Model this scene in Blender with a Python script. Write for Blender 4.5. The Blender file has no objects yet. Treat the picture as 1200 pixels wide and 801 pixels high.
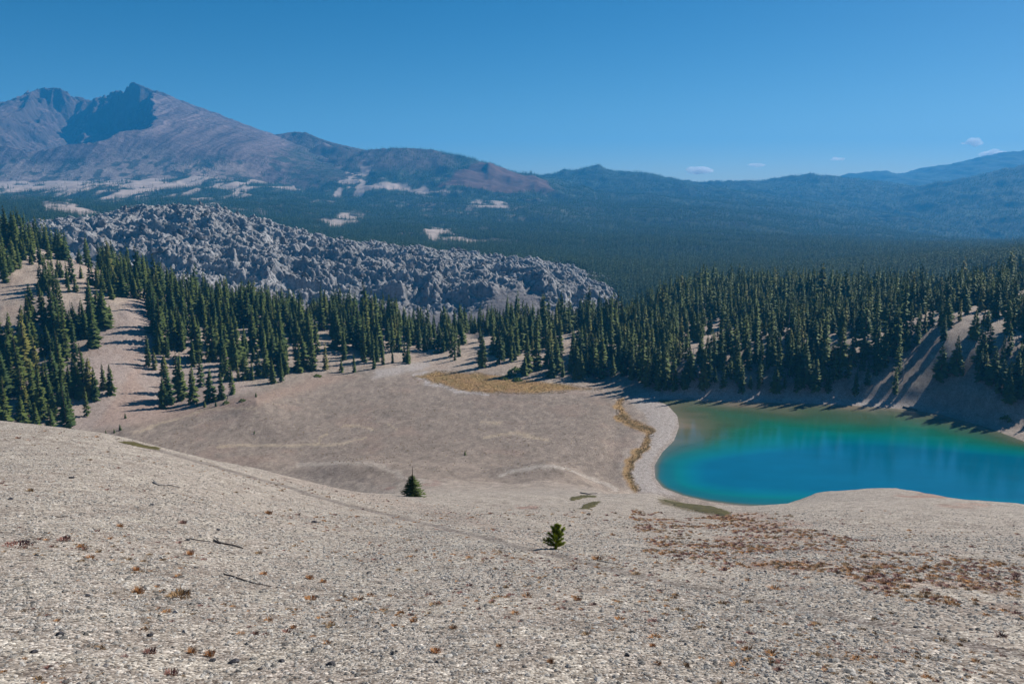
import bpy, math, random
import numpy as np
from mathutils import Vector, Matrix

random.seed(7)
rng = np.random.default_rng(11)
scene = bpy.context.scene
col = scene.collection
R = math.radians

# ------------------------------------------------------------------ camera model
EYE = 100.0
FPX, CX, CY = 942.0, 600.0, 400.5
PITCH = R(10.35)
cp, sp = math.cos(PITCH), math.sin(PITCH)

def world(u, v, Y):
    """the point at forward distance Y that the surveyed sight line (u, v) meets"""
    a = (u - CX) / FPX; b = (CY - v) / FPX
    k = Y / (cp + b * sp)
    return a * k, Y, EYE + k * (b * cp - sp)

def sight(x, y, z):
    """inverse of world(): bearing and rise of a point, as used for the survey tables"""
    z = z - EYE
    d = y * cp - z * sp
    d = np.maximum(d, 1e-3)
    return CX + FPX * x / d, CY - FPX * (y * sp + z * cp) / d

# ------------------------------------------------------------------ numpy noise
def _h(ix, iy, s):
    n = (ix.astype(np.int64) * 374761393 + iy.astype(np.int64) * 668265263 + s * 974634777) & 0xffffffff
    n = ((n ^ (n >> 13)) * 1274126177) & 0xffffffff
    n = (n ^ (n >> 16)) & 0xffffffff
    return n / 4294967295.0

def vnoise(x, y, s=0):
    ix = np.floor(x); iy = np.floor(y)
    fx = x - ix; fy = y - iy
    fx = fx * fx * fx * (fx * (fx * 6 - 15) + 10); fy = fy * fy * fy * (fy * (fy * 6 - 15) + 10)
    a = _h(ix, iy, s); b = _h(ix + 1, iy, s); c = _h(ix, iy + 1, s); d = _h(ix + 1, iy + 1, s)
    return (a * (1 - fx) + b * fx) * (1 - fy) + (c * (1 - fx) + d * fx) * fy * 1.0

def fbm(x, y, octv=4, s=0, gain=.5, ridged=False):
    t = 0; amp = 1; tot = 0
    for i in range(octv):
        n = vnoise(x * 2 ** i + 17.3 * i, y * 2 ** i - 9.1 * i, s + i) * 2 - 1
        if ridged: n = 1 - 2 * np.abs(n)
        t = t + amp * n; tot += amp; amp *= gain
    return t / tot

def cells(x, y, s=0):
    """distance to nearest and second nearest jittered cell point, and that cell's random value"""
    ix = np.floor(x); iy = np.floor(y)
    f1 = np.full(x.shape, 9.0); f2 = np.full(x.shape, 9.0); cid = np.zeros(x.shape)
    for dx in (-1, 0, 1):
        for dy in (-1, 0, 1):
            cx_ = ix + dx; cy_ = iy + dy
            px = cx_ + _h(cx_, cy_, s); py = cy_ + _h(cx_, cy_, s + 5)
            d = np.hypot(x - px, y - py)
            r_ = _h(cx_, cy_, s + 9)
            closer = d < f1
            f2 = np.where(closer, f1, np.minimum(f2, d))
            cid = np.where(closer, r_, cid)
            f1 = np.where(closer, d, f1)
    return f1, f2, cid

def sstep(a, b, x):
    t = np.clip((x - a) / (b - a), 0, 1)
    return t * t * (3 - 2 * t)

def polydist(px, py, poly, closed=True):
    """signed distance (inside positive) to a polygon, or distance to a polyline"""
    P = np.array(poly, float)
    n = len(P)
    d = np.full(px.shape, 1e18); ins = np.zeros(px.shape, bool)
    for i in range(n if closed else n - 1):
        a = P[i]; b = P[(i + 1) % n]
        ab = b - a
        t = np.clip(((px - a[0]) * ab[0] + (py - a[1]) * ab[1]) / max(ab @ ab, 1e-12), 0, 1)
        d = np.minimum(d, (px - a[0] - t * ab[0]) ** 2 + (py - a[1] - t * ab[1]) ** 2)
        if closed and a[1] != b[1]:
            c = ((a[1] > py) != (b[1] > py)) & (px < (b[0] - a[0]) * (py - a[1]) / (b[1] - a[1]) + a[0])
            ins ^= c
    d = np.sqrt(d)
    return np.where(ins, d, -d) if closed else d

# ------------------------------------------------------------------ survey -> smooth surface
class Surface:
    KT, KR = 3.0, 1.4
    def __init__(self, pts, r0, r1, t0, t1, nt=260, nr=420, soft=5.0, lam=1e-4):
        pts = np.array(pts, float)
        x, y, z = pts.T
        r = np.hypot(x, y); th = np.arctan2(x, y)
        q = np.stack([th * self.KT, np.log(r) * self.KR], 1)
        D = (EYE - z) / (r + soft)
        n = len(q)
        d = np.linalg.norm(q[:, None] - q[None], axis=2)
        K = self.k(d) + lam * np.eye(n)
        Pm = np.concatenate([np.ones((n, 1)), q], 1)
        A = np.block([[K, Pm], [Pm.T, np.zeros((3, 3))]])
        w = np.linalg.solve(A, np.concatenate([D, np.zeros(3)]))
        self.r0, self.r1, self.t0, self.t1, self.nt, self.nr, self.soft = r0, r1, t0, t1, nt, nr, soft
        T, L = np.meshgrid(np.linspace(t0, t1, nt), np.linspace(math.log(r0), math.log(r1), nr))
        g = np.zeros(T.shape)
        for i in range(nr):
            qq = np.stack([T[i] * self.KT, L[i] * self.KR], 1)
            dd = np.linalg.norm(qq[:, None] - q[None], axis=2)
            g[i] = self.k(dd) @ w[:n] + w[n] + qq @ w[n + 1:]
        self.g = g
    @staticmethod
    def k(d):
        return np.where(d > 1e-9, d ** 2 * np.log(np.maximum(d, 1e-9)), 0) * .35 - d * .65
    def __call__(self, x, y):
        r = np.hypot(x, y); th = np.arctan2(x, y)
        a = np.clip((th - self.t0) / (self.t1 - self.t0) * (self.nt - 1), 0, self.nt - 1.001)
        b = np.clip((np.log(np.maximum(r, 1e-6)) - math.log(self.r0)) / (math.log(self.r1) - math.log(self.r0)) * (self.nr - 1), 0, self.nr - 1.001)
        i = a.astype(int); j = b.astype(int); fa = a - i; fb = b - j
        g = self.g
        D = (g[j, i] * (1 - fa) + g[j, i + 1] * fa) * (1 - fb) + (g[j + 1, i] * (1 - fa) + g[j + 1, i + 1] * fa) * fb
        return EYE - D * (r + self.soft)

def P(u, v, Y): return world(u, v, Y)
def Q(u, Y, z):
    # bearing of u at that height
    x = (u - CX) / FPX * (Y * cp - (z - EYE) * sp)
    return (x, Y, z)

near = []
def colpts(u, front=(), hidden=(), back=()):
    for v, Y in front: near.append(P(u, v, Y))
    for Y, z in hidden: near.append(Q(u, Y, z))
    for v, Y in back: near.append(P(u, v, Y))
fr = lambda *a: a
for u, e in ((-900, 12), (-350, 5), (0, 0)):
    colpts(u, [(1000 , 6), (801, 10), (700, 15), (600, 28), (550, 42), (510 + e, 70), (497 + e, 90)], [(110, 66), (150, 45), (250, 8), (290, 7)], [(490, 330), (440, 365), (400, 400), (330, 470), (287, 540)])
    colpts(u, [], [(620, 68), (700, 50), (860, 30)])
colpts(100, [(480, 340), (440, 365), (400, 405), (350, 460), (312, 530)], [(600, 48), (700, 35), (860, 10)])
colpts(150, [(1000, 6.3), (801, 10.5), (700, 16.5), (600, 32), (550, 50), (515, 90)], [(112, 62), (150, 42), (240, 8)], [(505, 311), (480, 345), (430, 385), (370, 440), (335, 510)])
colpts(200, [(470, 365), (430, 400), (385, 450), (353, 510)], [(600, 24), (700, 4), (860, -30)])
colpts(300, [(1000, 6.5), (801, 11), (700, 18), (620, 34), (580, 60), (560, 80), (548, 102)], [(125, 53), (150, 42), (230, 9)], [(540, 278), (470, 345), (450, 390), (410, 450), (366, 540)])
colpts(300, [], [(620, 8), (720, -12), (860, -40)])
colpts(400, [(1000, 6.5), (801, 11), (700, 19), (640, 32), (600, 58), (576, 112)], [(160, 36), (215, 12.0)], [(562, 252), (548, 265)], )
near.append(P(420, 541, 272)); near.append(P(350, 543, 280)); near.append(Q(420, 288, 4.6))
colpts(400, [(440, 420), (405, 480), (372, 560)], [(640, -4), (720, -24), (860, -50)])
colpts(483, [(1000, 6.5), (801, 11), (700, 19), (640, 33), (600, 64), (581, 118), (575, 190), (562, 235), (545, 270)])
colpts(500, [(430, 445), (405, 500), (386, 560)], [(640, -12), (720, -34), (860, -60)])
colpts(600, [(1000, 6.5), (801, 11), (700, 19), (642, 33), (600, 66), (583, 118), (575, 190), (565, 235)])
colpts(640, [(546, 260)], [(274, 5.0)])
near.append(P(600, 549, 258)); near.append(Q(600, 273, 4.6))
colpts(600, [(440, 430), (428, 445), (405, 500), (385, 570)], [(650, -12), (730, -34), (860, -60)])
colpts(700, [(801, 11.2), (700, 19.3), (642, 34), (605, 72), (590, 110), (580, 150), (570, 225)], [(262, 1.8)])
colpts(700, [(445, 430), (415, 455), (400, 510), (380, 580)], [(650, -12), (730, -34), (860, -60)])
colpts(770, [(801, 11.3), (700, 19.6), (640, 35), (610, 70), (590, 112), (578, 170)], [(212, 12), (245, 1.0)])
colpts(860, [(1000, 6.6), (801, 11.5), (700, 20.5), (640, 37), (610, 72), (592, 130)], [(160, 33), (190, 17), (225, 2), (245, -2)])
colpts(960, [(801, 11.2), (700, 20), (640, 35), (600, 75), (579, 160)], [(178, 28), (200, 17.5), (235, 0.5), (260, -3)])
colpts(1050, [(1000, 6.6), (801, 11.2), (700, 20), (640, 36), (600, 78), (573, 178)], [(194, 22.5), (215, 12), (245, -1)])
for u, e in ((1200, 0), (1500, 6), (2100, 12)):
    colpts(u, [(1000, 6.7), (801, 11.8), (700, 21.5), (640, 39), (610 + e, 75), (592 + e, 122)], [(145, 40), (180, 20), (215, 2), (240, -3)])
# basin floor
for u, Y, z in ((450, 300, 4), (450, 350, 4), (450, 400, 4.5), (600, 300, 3.4), (600, 350, 3), (600, 400, 3.4), (300, 310, 4), (360, 370, 5), (700, 300, 2.2), (700, 350, 2.2), (700, 400, 2.4), (200, 320, 6), (560, 430, 4)):
    near.append(Q(u, Y, z))
# far shore of the lake, the bank and the wooded plateau
for u, Y, z in ((780, 390, .8), (900, 386, .8), (1000, 382, .8), (1100, 366, .8), (1200, 338, .8), (1450, 300, 1), (2000, 280, 2)):
    near.append(Q(u, Y, z))
for u, v, Y in ((800, 424, 412), (900, 418, 412), (1000, 410, 410), (1110, 393, 404), (1180, 395, 384), (1200, 413, 375)):
    near.append(P(u, v, Y))
for u, v, Y in ((800, 390, 520), (900, 378, 530), (1000, 372, 530), (1100, 362, 540), (1200, 355, 540), (800, 364, 610), (900, 352, 640), (1000, 347, 670), (1100, 342, 670), (1200, 326, 680), (1450, 322, 640), (2000, 320, 560)):
    near.append(P(u, v, Y))
for u in (800, 900, 1000, 1100, 1200, 1500, 2000):
    near.append(Q(u, 760, 8)); near.append(Q(u, 860, -12))
near += [(0, 1.0, 98.3), (-1.0, 1.0, 98.3), (1.0, 1.0, 98.3), (0, 3, 97.4), (-2.5, 2.5, 97.5), (2.5, 2.5, 97.3)]
NEAR = Surface(near, 1.0, 900, R(-58), R(58))

# the lake outline, on the water level z = 0
def onwater(u, v):
    b = (CY - v) / FPX
    k = -EYE / (b * cp - sp)
    return ((u - CX) / FPX * k, (cp + b * sp) * k)
LAKE = [onwater(*p) for p in ((768, 469), (782, 474), (794, 487), (796, 500), (790, 516), (776, 530), (767, 545), (768, 560), (777, 571), (800, 580), (830, 587), (860, 591))]
LAKE += [onwater(u, v) for u, v in ((880, 593), (960, 597), (1050, 600), (1150, 606), (1260, 612), (1420, 600), (1450, 570), (1330, 548), (1200, 517), (1155, 500), (1102, 485.5), (1061, 479.5), (1012, 476), (945, 473), (840, 470), (800, 468))]
lake_c = np.array(LAKE).mean(0)

def ground_h(x, y, detail=True):
    x = np.asarray(x, float); y = np.asarray(y, float)
    r = np.hypot(x, y)
    z = NEAR(x, y)
    sd = polydist(x, y, LAKE)
    if detail:
        basin = sstep(255, 275, y) * sstep(16, 8, z)
        z = z + (fbm(x / 9, y / 9, 4, 3) * .35 + fbm(x / 40, y / 40, 2, 8) * .8) * sstep(15, 60, r) * (1 - .75 * basin)
        z = z + fbm(x / 1.6, y / 1.6, 4, 21) * .05 * sstep(4, 12, r)
        z = z + fbm(x / 14, y / 14, 4, 31) * 1.6 * sstep(430, 520, r)
    for mu, mv, my, ax, ay, hh_ in ((652, 552, 254, 24, 9, 2.6), (415, 546, 262, 26, 9, 2.0)):
        mx0, my0, _ = world(mu, mv, my)
        z = z + hh_ * np.exp(-((x - mx0) / ax) ** 2 - ((y - my0 + .12 * (x - mx0)) / ay / 1.3) ** 2)
    out = -sd
    shore = np.where(sd > 0, -np.minimum(sd * .12, 9), .07 * out)
    blend = sstep(0, 16, out)
    z = np.where(sd > 0, shore, shore * (1 - blend) + np.where(out < 150, np.maximum(z, .35), z) * blend) if detail is not None else z
    return z

# ------------------------------------------------------------------ mesh helpers
def set_mesh(name, verts, faces, mats=(), smooth=False, cols=None, attr=None, matidx=None, parent=None, link=True):
    me = bpy.data.meshes.new(name)
    verts = np.asarray(verts, np.float32)
    me.vertices.add(len(verts)); me.vertices.foreach_set('co', verts.ravel())
    if isinstance(faces, np.ndarray):
        n, k = faces.shape
        me.loops.add(n * k); me.loops.foreach_set('vertex_index', faces.ravel().astype(np.int32))
        me.polygons.add(n); me.polygons.foreach_set('loop_start', np.arange(0, n * k, k, dtype=np.int32))
    else:
        flat = [i for f in faces for i in f]
        me.loops.add(len(flat)); me.loops.foreach_set('vertex_index', flat)
        st = np.cumsum([0] + [len(f) for f in faces[:-1]]).astype(np.int32)
        me.polygons.add(len(faces)); me.polygons.foreach_set('loop_start', st)
    me.update(calc_edges=True)
    if smooth: me.shade_smooth()
    for m in mats: me.materials.append(m)
    if matidx is not None: me.polygons.foreach_set('material_index', np.asarray(matidx, np.int32))
    if cols is not None:
        ca = me.color_attributes.new('tint', 'FLOAT_COLOR', 'POINT')
        c4 = np.ones((len(verts), 4), np.float32); c4[:, :cols.shape[1]] = cols
        ca.data.foreach_set('color', c4.ravel())
    o = bpy.data.objects.new(name, me)
    if link: col.objects.link(o)
    if parent is not None: o.parent = parent
    return o

def grid_faces(nr, nc):
    i = np.arange((nr - 1) * nc).reshape(nr - 1, nc)[:, :-1].ravel()
    return np.stack([i, i + 1, i + nc + 1, i + nc], 1)

def tag(o, label=None, cat=None, group=None, kind=None):
    if label: o['label'] = label
    if cat: o['category'] = cat
    if group: o['group'] = group
    if kind: o['kind'] = kind
    return o

# ------------------------------------------------------------------ materials
def newmat(name, rough=.9, spec=.2):
    m = bpy.data.materials.new(name); m.use_nodes = True
    nt = m.node_tree; b = nt.nodes['Principled BSDF']
    b.inputs['Roughness'].default_value = rough
    b.inputs['Specular IOR Level'].default_value = spec
    return m, nt, b
def nd(nt, typ, **kw):
    n = nt.nodes.new(typ)
    for k, v in kw.items():
        if k in n.inputs: n.inputs[k].default_value = v
        else: setattr(n, k, v)
    return n
def ramp(nt, fac, stops):
    r = nt.nodes.new('ShaderNodeValToRGB'); e = r.color_ramp.elements
    while len(e) < len(stops): e.new(.5)
    for i, (p, c) in enumerate(stops):
        e[i].position = p; e[i].color = (*c, 1) if len(c) == 3 else c
    nt.links.new(fac, r.inputs[0]); return r.outputs[0]
def mul(nt, a, b, fac=1.0, mode='MULTIPLY'):
    m = nt.nodes.new('ShaderNodeMix'); m.data_type = 'RGBA'; m.blend_type = mode
    m.inputs[0].default_value = fac if not hasattr(fac, 'links') else 0
    if hasattr(fac, 'links'): nt.links.new(fac, m.inputs[0])
    for s, i in ((a, 6), (b, 7)):
        if hasattr(s, 'links'): nt.links.new(s, m.inputs[i])
        else: m.inputs[i].default_value = (*s, 1)
    return m.outputs[2]

def ground_material():
    m, nt, b = newmat('pumice_ground', .95, .1)
    at = nd(nt, 'ShaderNodeAttribute', attribute_name='tint')
    geo = nd(nt, 'ShaderNodeNewGeometry')
    pos = geo.outputs['Position']
    vo = nd(nt, 'ShaderNodeTexVoronoi', Scale=17.0); nt.links.new(pos, vo.inputs['Vector'])
    vo2 = nd(nt, 'ShaderNodeTexVoronoi', Scale=6.5); nt.links.new(pos, vo2.inputs['Vector'])
    vo3 = nd(nt, 'ShaderNodeTexVoronoi', Scale=1.1); nt.links.new(pos, vo3.inputs['Vector'])
    sep = nd(nt, 'ShaderNodeSeparateColor'); nt.links.new(vo.outputs['Color'], sep.inputs[0])
    sep2 = nd(nt, 'ShaderNodeSeparateColor'); nt.links.new(vo2.outputs['Color'], sep2.inputs[0])
    sep3 = nd(nt, 'ShaderNodeSeparateColor'); nt.links.new(vo3.outputs['Color'], sep3.inputs[0])
    peb = ramp(nt, sep.outputs[0], [(0, (.22, .20, .2)), (.14, (.55, .51, .48)), (.5, (.95, .92, .88)), (.8, (1.2, 1.18, 1.14)), (1, (1.9, 1.88, 1.84))])
    peb2 = ramp(nt, sep2.outputs[0], [(0, (.5, .46, .44)), (.12, (.85, .82, .8)), (.6, (1.02, 1, 1)), (1, (1.22, 1.2, 1.2))])
    peb3 = ramp(nt, sep3.outputs[1], [(0, (.8, .77, .75)), (.3, (.97, .95, .95)), (1, (1.1, 1.1, 1.08))])
    nz = nd(nt, 'ShaderNodeTexNoise', Scale=.55, Detail=6.0, Roughness=.7); nt.links.new(pos, nz.inputs['Vector'])
    big = ramp(nt, nz.outputs['Fac'], [(.3, (.84, .80, .79)), (.5, (1, 1, 1)), (.7, (1.12, 1.12, 1.12))])
    c = mul(nt, at.outputs['Color'], peb); c = mul(nt, c, peb2); c = mul(nt, c, peb3); c = mul(nt, c, big)
    nt.links.new(c, b.inputs['Base Color'])
    bmp = nd(nt, 'ShaderNodeBump', Strength=.55, Distance=.05)
    ma = nd(nt, 'ShaderNodeMath', operation='ADD'); nt.links.new(vo.outputs['Distance'], ma.inputs[0]); nt.links.new(nz.outputs['Fac'], ma.inputs[1])
    inv = nd(nt, 'ShaderNodeMath', operation='MULTIPLY'); inv.inputs[1].default_value = -1; nt.links.new(ma.outputs[0], inv.inputs[0])
    nt.links.new(inv.outputs[0], bmp.inputs['Height']); nt.links.new(bmp.outputs[0], b.inputs['Normal'])
    return m

def tint_material(name, scale, lo, hi, bump=.5, bdist=3.0, detail=8.0):
    m, nt, b = newmat(name, .95, .1)
    at = nd(nt, 'ShaderNodeAttribute', attribute_name='tint')
    geo = nd(nt, 'ShaderNodeNewGeometry')
    nz = nd(nt, 'ShaderNodeTexNoise', Scale=scale, Detail=detail, Roughness=.7); nt.links.new(geo.outputs['Position'], nz.inputs['Vector'])
    c = mul(nt, at.outputs['Color'], ramp(nt, nz.outputs['Fac'], [(.3, (lo,) * 3), (.7, (hi,) * 3)]))
    nt.links.new(c, b.inputs['Base Color'])
    bmp = nd(nt, 'ShaderNodeBump', Strength=bump, Distance=bdist)
    nt.links.new(nz.outputs['Fac'], bmp.inputs['Height']); nt.links.new(bmp.outputs[0], b.inputs['Normal'])
    return m

def foliage_material(name, dark, light, tip, scale=.5):
    m, nt, b = newmat(name, .75, .25)
    oi = nd(nt, 'ShaderNodeObjectInfo')
    tc = nd(nt, 'ShaderNodeTexCoord')
    nz = nd(nt, 'ShaderNodeTexNoise', Scale=scale, Detail=3.0); nt.links.new(tc.outputs['Object'], nz.inputs['Vector'])
    a = ramp(nt, oi.outputs['Random'], [(0, dark), (.55, light), (.9, light), (1, tip)])
    c = mul(nt, a, ramp(nt, nz.outputs['Fac'], [(.3, (.65, .7, .65)), (.7, (1.35, 1.3, 1.1))]))
    nt.links.new(c, b.inputs['Base Color'])
    tr = nd(nt, 'ShaderNodeBsdfTranslucent'); nt.links.new(c, tr.inputs['Color'])
    mx = nd(nt, 'ShaderNodeMixShader'); mx.inputs[0].default_value = .45
    nt.links.new(b.outputs[0], mx.inputs[1]); nt.links.new(tr.outputs[0], mx.inputs[2])
    nt.links.new(mx.outputs[0], nt.nodes['Material Output'].inputs['Surface'])
    return m

def speckle_material(name, c0, c1, scale=6.0, rough=.9, rnd=0.0, bump=.4, bdist=.1):
    m, nt, b = newmat(name, rough, .2)
    tc = nd(nt, 'ShaderNodeTexCoord'); oi = nd(nt, 'ShaderNodeObjectInfo')
    nz = nd(nt, 'ShaderNodeTexNoise', Scale=scale, Detail=8.0, Roughness=.65); nt.links.new(tc.outputs['Object'], nz.inputs['Vector'])
    c = ramp(nt, nz.outputs['Fac'], [(.32, c0), (.68, c1)])
    if rnd:
        c = mul(nt, c, ramp(nt, oi.outputs['Random'], [(0, (1 - rnd,) * 3), (1, (1 + rnd,) * 3)]))
    nt.links.new(c, b.inputs['Base Color'])
    bmp = nd(nt, 'ShaderNodeBump', Strength=bump, Distance=bdist)
    nt.links.new(nz.outputs['Fac'], bmp.inputs['Height']); nt.links.new(bmp.outputs[0], b.inputs['Normal'])
    return m

M_ground = ground_material()
M_far = tint_material('far_ground', .012, .7, 1.3, .6, 6.0)
M_mtn = tint_material('volcanic_rock', .02, .6, 1.35, .9, 14.0, 12.0)
M_lava = tint_material('lava_rock', .35, .6, 1.4, .9, 1.0, 10.0)
M_needle = foliage_material('needles', (.060, .105, .028), (.125, .165, .036), (.23, .22, .055))
M_needle_far = foliage_material('needles_far', (.045, .09, .045), (.09, .15, .065), (.13, .18, .07), .1)
M_needle_young = foliage_material('needles_young', (.24, .29, .015), (.26, .30, .02), (.28, .32, .03), 1.5)
M_needle_fir = foliage_material('needles_fir', (.07, .105, .015), (.085, .12, .018), (.1, .13, .02), 1.5)
M_bark = speckle_material('bark', (.05, .035, .025), (.14, .10, .075), 3.0)
M_dead = speckle_material('weathered_wood', (.22, .19, .17), (.42, .39, .36), 4.0)
M_darkwood = speckle_material('dark_wood', (.04, .035, .03), (.12, .10, .09), 9.0)
M_boulder = speckle_material('boulder_rock', (.07, .07, .075), (.27, .26, .26), .35, .9, .45, .8, .8)
M_pebble = speckle_material('pebble_rock', (.235, .215, .19), (.38, .355, .32), 3.0, .9, .62, .3, .02)
M_darkstone = speckle_material('dark_stone', (.025, .025, .03), (.09, .085, .09), 9.0, .8)
M_tuft = [speckle_material('dry_tuft', (.20, .12, .06), (.38, .25, .13), 14.0, .9, .3, 0),
          speckle_material('rust_tuft', (.28, .12, .05), (.50, .27, .11), 14.0, .9, .3, 0),
          speckle_material('wine_tuft', (.17, .08, .07), (.32, .17, .13), 14.0, .9, .3, 0)]
M_moss = speckle_material('moss', (.03, .028, .01), (.11, .09, .025), 1.2, .95, 0, .8, .1)

# ------------------------------------------------------------------ the near ground
nT, nR = 1150, 1000
TH, LR = np.meshgrid(np.linspace(R(-56), R(56), nT), np.linspace(math.log(1.2), math.log(880), nR))
RR = np.exp(LR); GX = RR * np.sin(TH); GY = RR * np.cos(TH)
GZ = ground_h(GX, GY)

# lava flow right behind: keep the ground below it
def gz_at(x, y): return float(ground_h(np.array([x]), np.array([y]))[0])
U, V = sight(GX, GY, GZ)
BU = U + fbm(GX / 6, GY / 9, 4, 51) * 9      # wandering edges for the patches of ground colour
BV = V + fbm(GX / 6, GY / 9, 4, 57) * 2.2
SD = polydist(GX, GY, LAKE)

def poly(pts, soft=3.0, y0=0, y1=1e9, us=None, vs=None, vscale=1.0):
    us = BU if us is None else us; vs = BV if vs is None else vs
    d = polydist(us, vs * vscale, [(a, b * vscale) for a, b in pts])
    return sstep(-soft, soft, d) * (GY > y0) * (GY < y1)
def line(pts, w, y0=0, y1=1e9, vscale=1.0, raw=False):
    us, vs = (U, V) if raw else (BU, BV)
    d = polydist(us, vs * vscale, [(a, b * vscale) for a, b in pts], closed=False)
    return sstep(w, w * .35, d) * (GY > y0) * (GY < y1)
def paint(C, mask, c, k=1.0):
    m = (mask * k)[..., None]
    return C * (1 - m) + np.array(c) * m

hill = sstep(250, 150, GY)
C = np.ones(GX.shape + (3,)) * np.array((.30, .262, .225))
C = paint(C, hill, (.325, .300, .266))
# basin floor
floor = sstep(262, 290, GY) * sstep(440, 425, GY)
C = paint(C, poly([(60, 510), (150, 500), (260, 468), (380, 438), (500, 444), (600, 458), (690, 462), (740, 470), (748, 500), (728, 540), (735, 575), (560, 590), (420, 565), (260, 545)], 4, 235, 450), (.25, .214, .182))
C = C * (1 + .12 * fbm(GX / 25, GY / 50, 4, 71) * sstep(240, 270, GY))[..., None]
C = C * (1 + .34 * fbm(GX / 2.2, GY / 3.5, 4, 75) * sstep(120, 260, GY))[..., None]
C = C * (1 + .16 * fbm(GX / .7, GY / 1.0, 3, 76) * sstep(60, 160, GY))[..., None]
# forest floor is paler pumice
C = paint(C, sstep(432, 448, GY), (.40, .34, .285), .8)
C = paint(C, poly([(60, 505), (120, 380), (160, 345), (230, 400), (300, 455), (250, 470), (140, 500)], 6, 300, 480), (.34, .29, .262))
# reddish margins
C = paint(C, poly([(110, 500), (160, 430), (178, 470), (240, 478), (300, 462), (380, 440), (420, 440), (300, 476), (200, 492)], 5, 300, 460), (.33, .245, .20), .55)
C = paint(C, sstep(.1, .5, fbm(GX / 14, GY / 14, 4, 91)) * sstep(260, 280, GY), (.30, .225, .185), .35)
# beach ring
C = paint(C, sstep(15, 3, -SD) * sstep(255, 262, GY) * sstep(.6, .4, np.abs(TH)), (.40, .375, .36), .9)
C = paint(C, sstep(3.0, .8, -SD), (.30, .26, .22), .6)
C = paint(C, poly([(735, 466), (762, 462), (790, 480), (792, 500), (770, 520), (762, 545), (765, 575), (745, 575), (745, 545), (765, 510), (750, 480)], 2.5, 240, 430), (.36, .335, .315), .9)
# ochre sedge strip along the old shoreline
C = paint(C, line([(728, 470), (726, 488), (745, 497), (760, 506), (756, 522), (738, 540), (736, 556), (745, 572)], 6.5, 235, 430), (.33, .215, .09), .9)
C = paint(C, line([(726, 486), (745, 497), (762, 505), (758, 522), (740, 541), (739, 556), (747, 572)], 2.2, 235, 430), (.11, .085, .035), .75)
# yellow meadow
mead = poly([(486, 441), (510, 436), (560, 437), (590, 442), (650, 450), (690, 455), (640, 459), (580, 460), (545, 457), (515, 450)], 2, 380, 460)
C = paint(C, mead, (.36, .235, .095), .9)
C = paint(C, mead * sstep(-.1, .35, fbm(GX / 4, GY / 6, 4, 93)), (.26, .20, .085), .65)
C = paint(C, mead * sstep(.1, .4, fbm(GX / 6, GY / 5, 4, 97)), (.34, .22, .12), .7)
C = paint(C, line([(500, 436), (486, 440), (500, 448), (540, 459), (570, 462)], 2.5, 380, 460), (.42, .40, .39), .8)
C = paint(C, line([(440, 438), (480, 430), (495, 428)], 7, 380, 470), (.40, .38, .37), .7)
# pale wandering tracks on the basin floor
for pts, w in (([(250, 524), (290, 521), (330, 522), (370, 520), (372, 512), (382, 508)], 1.3), ([(365, 521), (400, 520), (425, 513)], 1.2), ([(402, 499), (420, 497), (436, 503)], 1.2),
               ([(455, 496), (462, 503)], 1.4), ([(570, 512), (605, 506), (640, 515)], 1.5), ([(560, 494), (585, 495)], 1.6), ([(160, 506), (240, 480), (300, 478)], 1.2)):
    C = paint(C, line(pts, w * 1.6, 270, 430), (.42, .36, .27), .6)
# shading highlight along the mound crests, painted into the ground colour
C = paint(C, line([(582, 558), (598, 552), (615, 548.5), (632, 546.5), (648, 547), (664, 550), (680, 555), (700, 563), (722, 573)], 3.2, 235, 290), (.38, .355, .32), .8)
C = paint(C, line([(345, 545), (400, 541), (440, 543), (480, 560), (540, 575)], 3.0, 225, 300), (.37, .34, .30), .7)
# rusty low growth on the near slope
def blot(u, v, a, b, c, k=.7, y1=250):
    global C
    d = ((BU - u) / a) ** 2 + ((BV - v) / b) ** 2
    C = paint(C, sstep(1.3, .4, d) * (GY < y1) * sstep(-.35, .3, fbm(GX / 1.6, GY / 3.5, 4, 61)), c, k)
blot(1085, 580, 42, 4, (.27, .15, .115)); blot(1130, 592, 40, 3, (.30, .19, .15), .5)
blot(617, 593, 16, 4, (.27, .16, .13), .75); blot(502, 566, 14, 3.5, (.27, .18, .155)); blot(455, 572, 13, 3, (.27, .17, .14), .6)
blot(900, 615, 60, 7, (.30, .20, .165), .5); blot(860, 604, 40, 5, (.30, .2, .165), .5)
RUST = [(742, 604), (800, 612), (860, 600), (905, 605), (960, 622), (1010, 640), (1100, 640), (1200, 668), (1200, 725), (1150, 722), (1060, 695), (980, 678), (900, 668), (820, 655), (760, 640)]
C = paint(C, poly(RUST, 8, 15, 120) * sstep(-.15, .35, fbm(GX / 3, GY / 3, 4, 95)), (.27, .19, .15), .55)
# moss mats' feet
C = paint(C, poly([(770, 583), (800, 586), (855, 599), (850, 606), (810, 599), (775, 590)], 1.5, 80, 200), (.10, .085, .04), .8)
# foot trail
TRAIL = [(150, 517), (250, 545), (330, 568), (400, 590), (460, 604), (560, 628), (669, 655), (733, 670), (873, 699), (960, 716), (1048, 735), (1182, 764), (1300, 790)]
wtr = 1.5 + sstep(560, 760, V) * 2.6
dtr = polydist(U, V * 1.0 + fbm(GX / 5, GY / 5, 2, 33) * 1.5, TRAIL, closed=False)
trm = sstep(1.0, .3, dtr / (wtr * 1.4)) * (GY < 140)
C = paint(C, trm, (.17, .155, .145), .75)

GZ = GZ - trm * .06 * sstep(8, 20, GY)
C = paint(C, line([(330, 555), (450, 585), (560, 612), (640, 640)], 10, 20, 110), (.31, .26, .225), .4)
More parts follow.
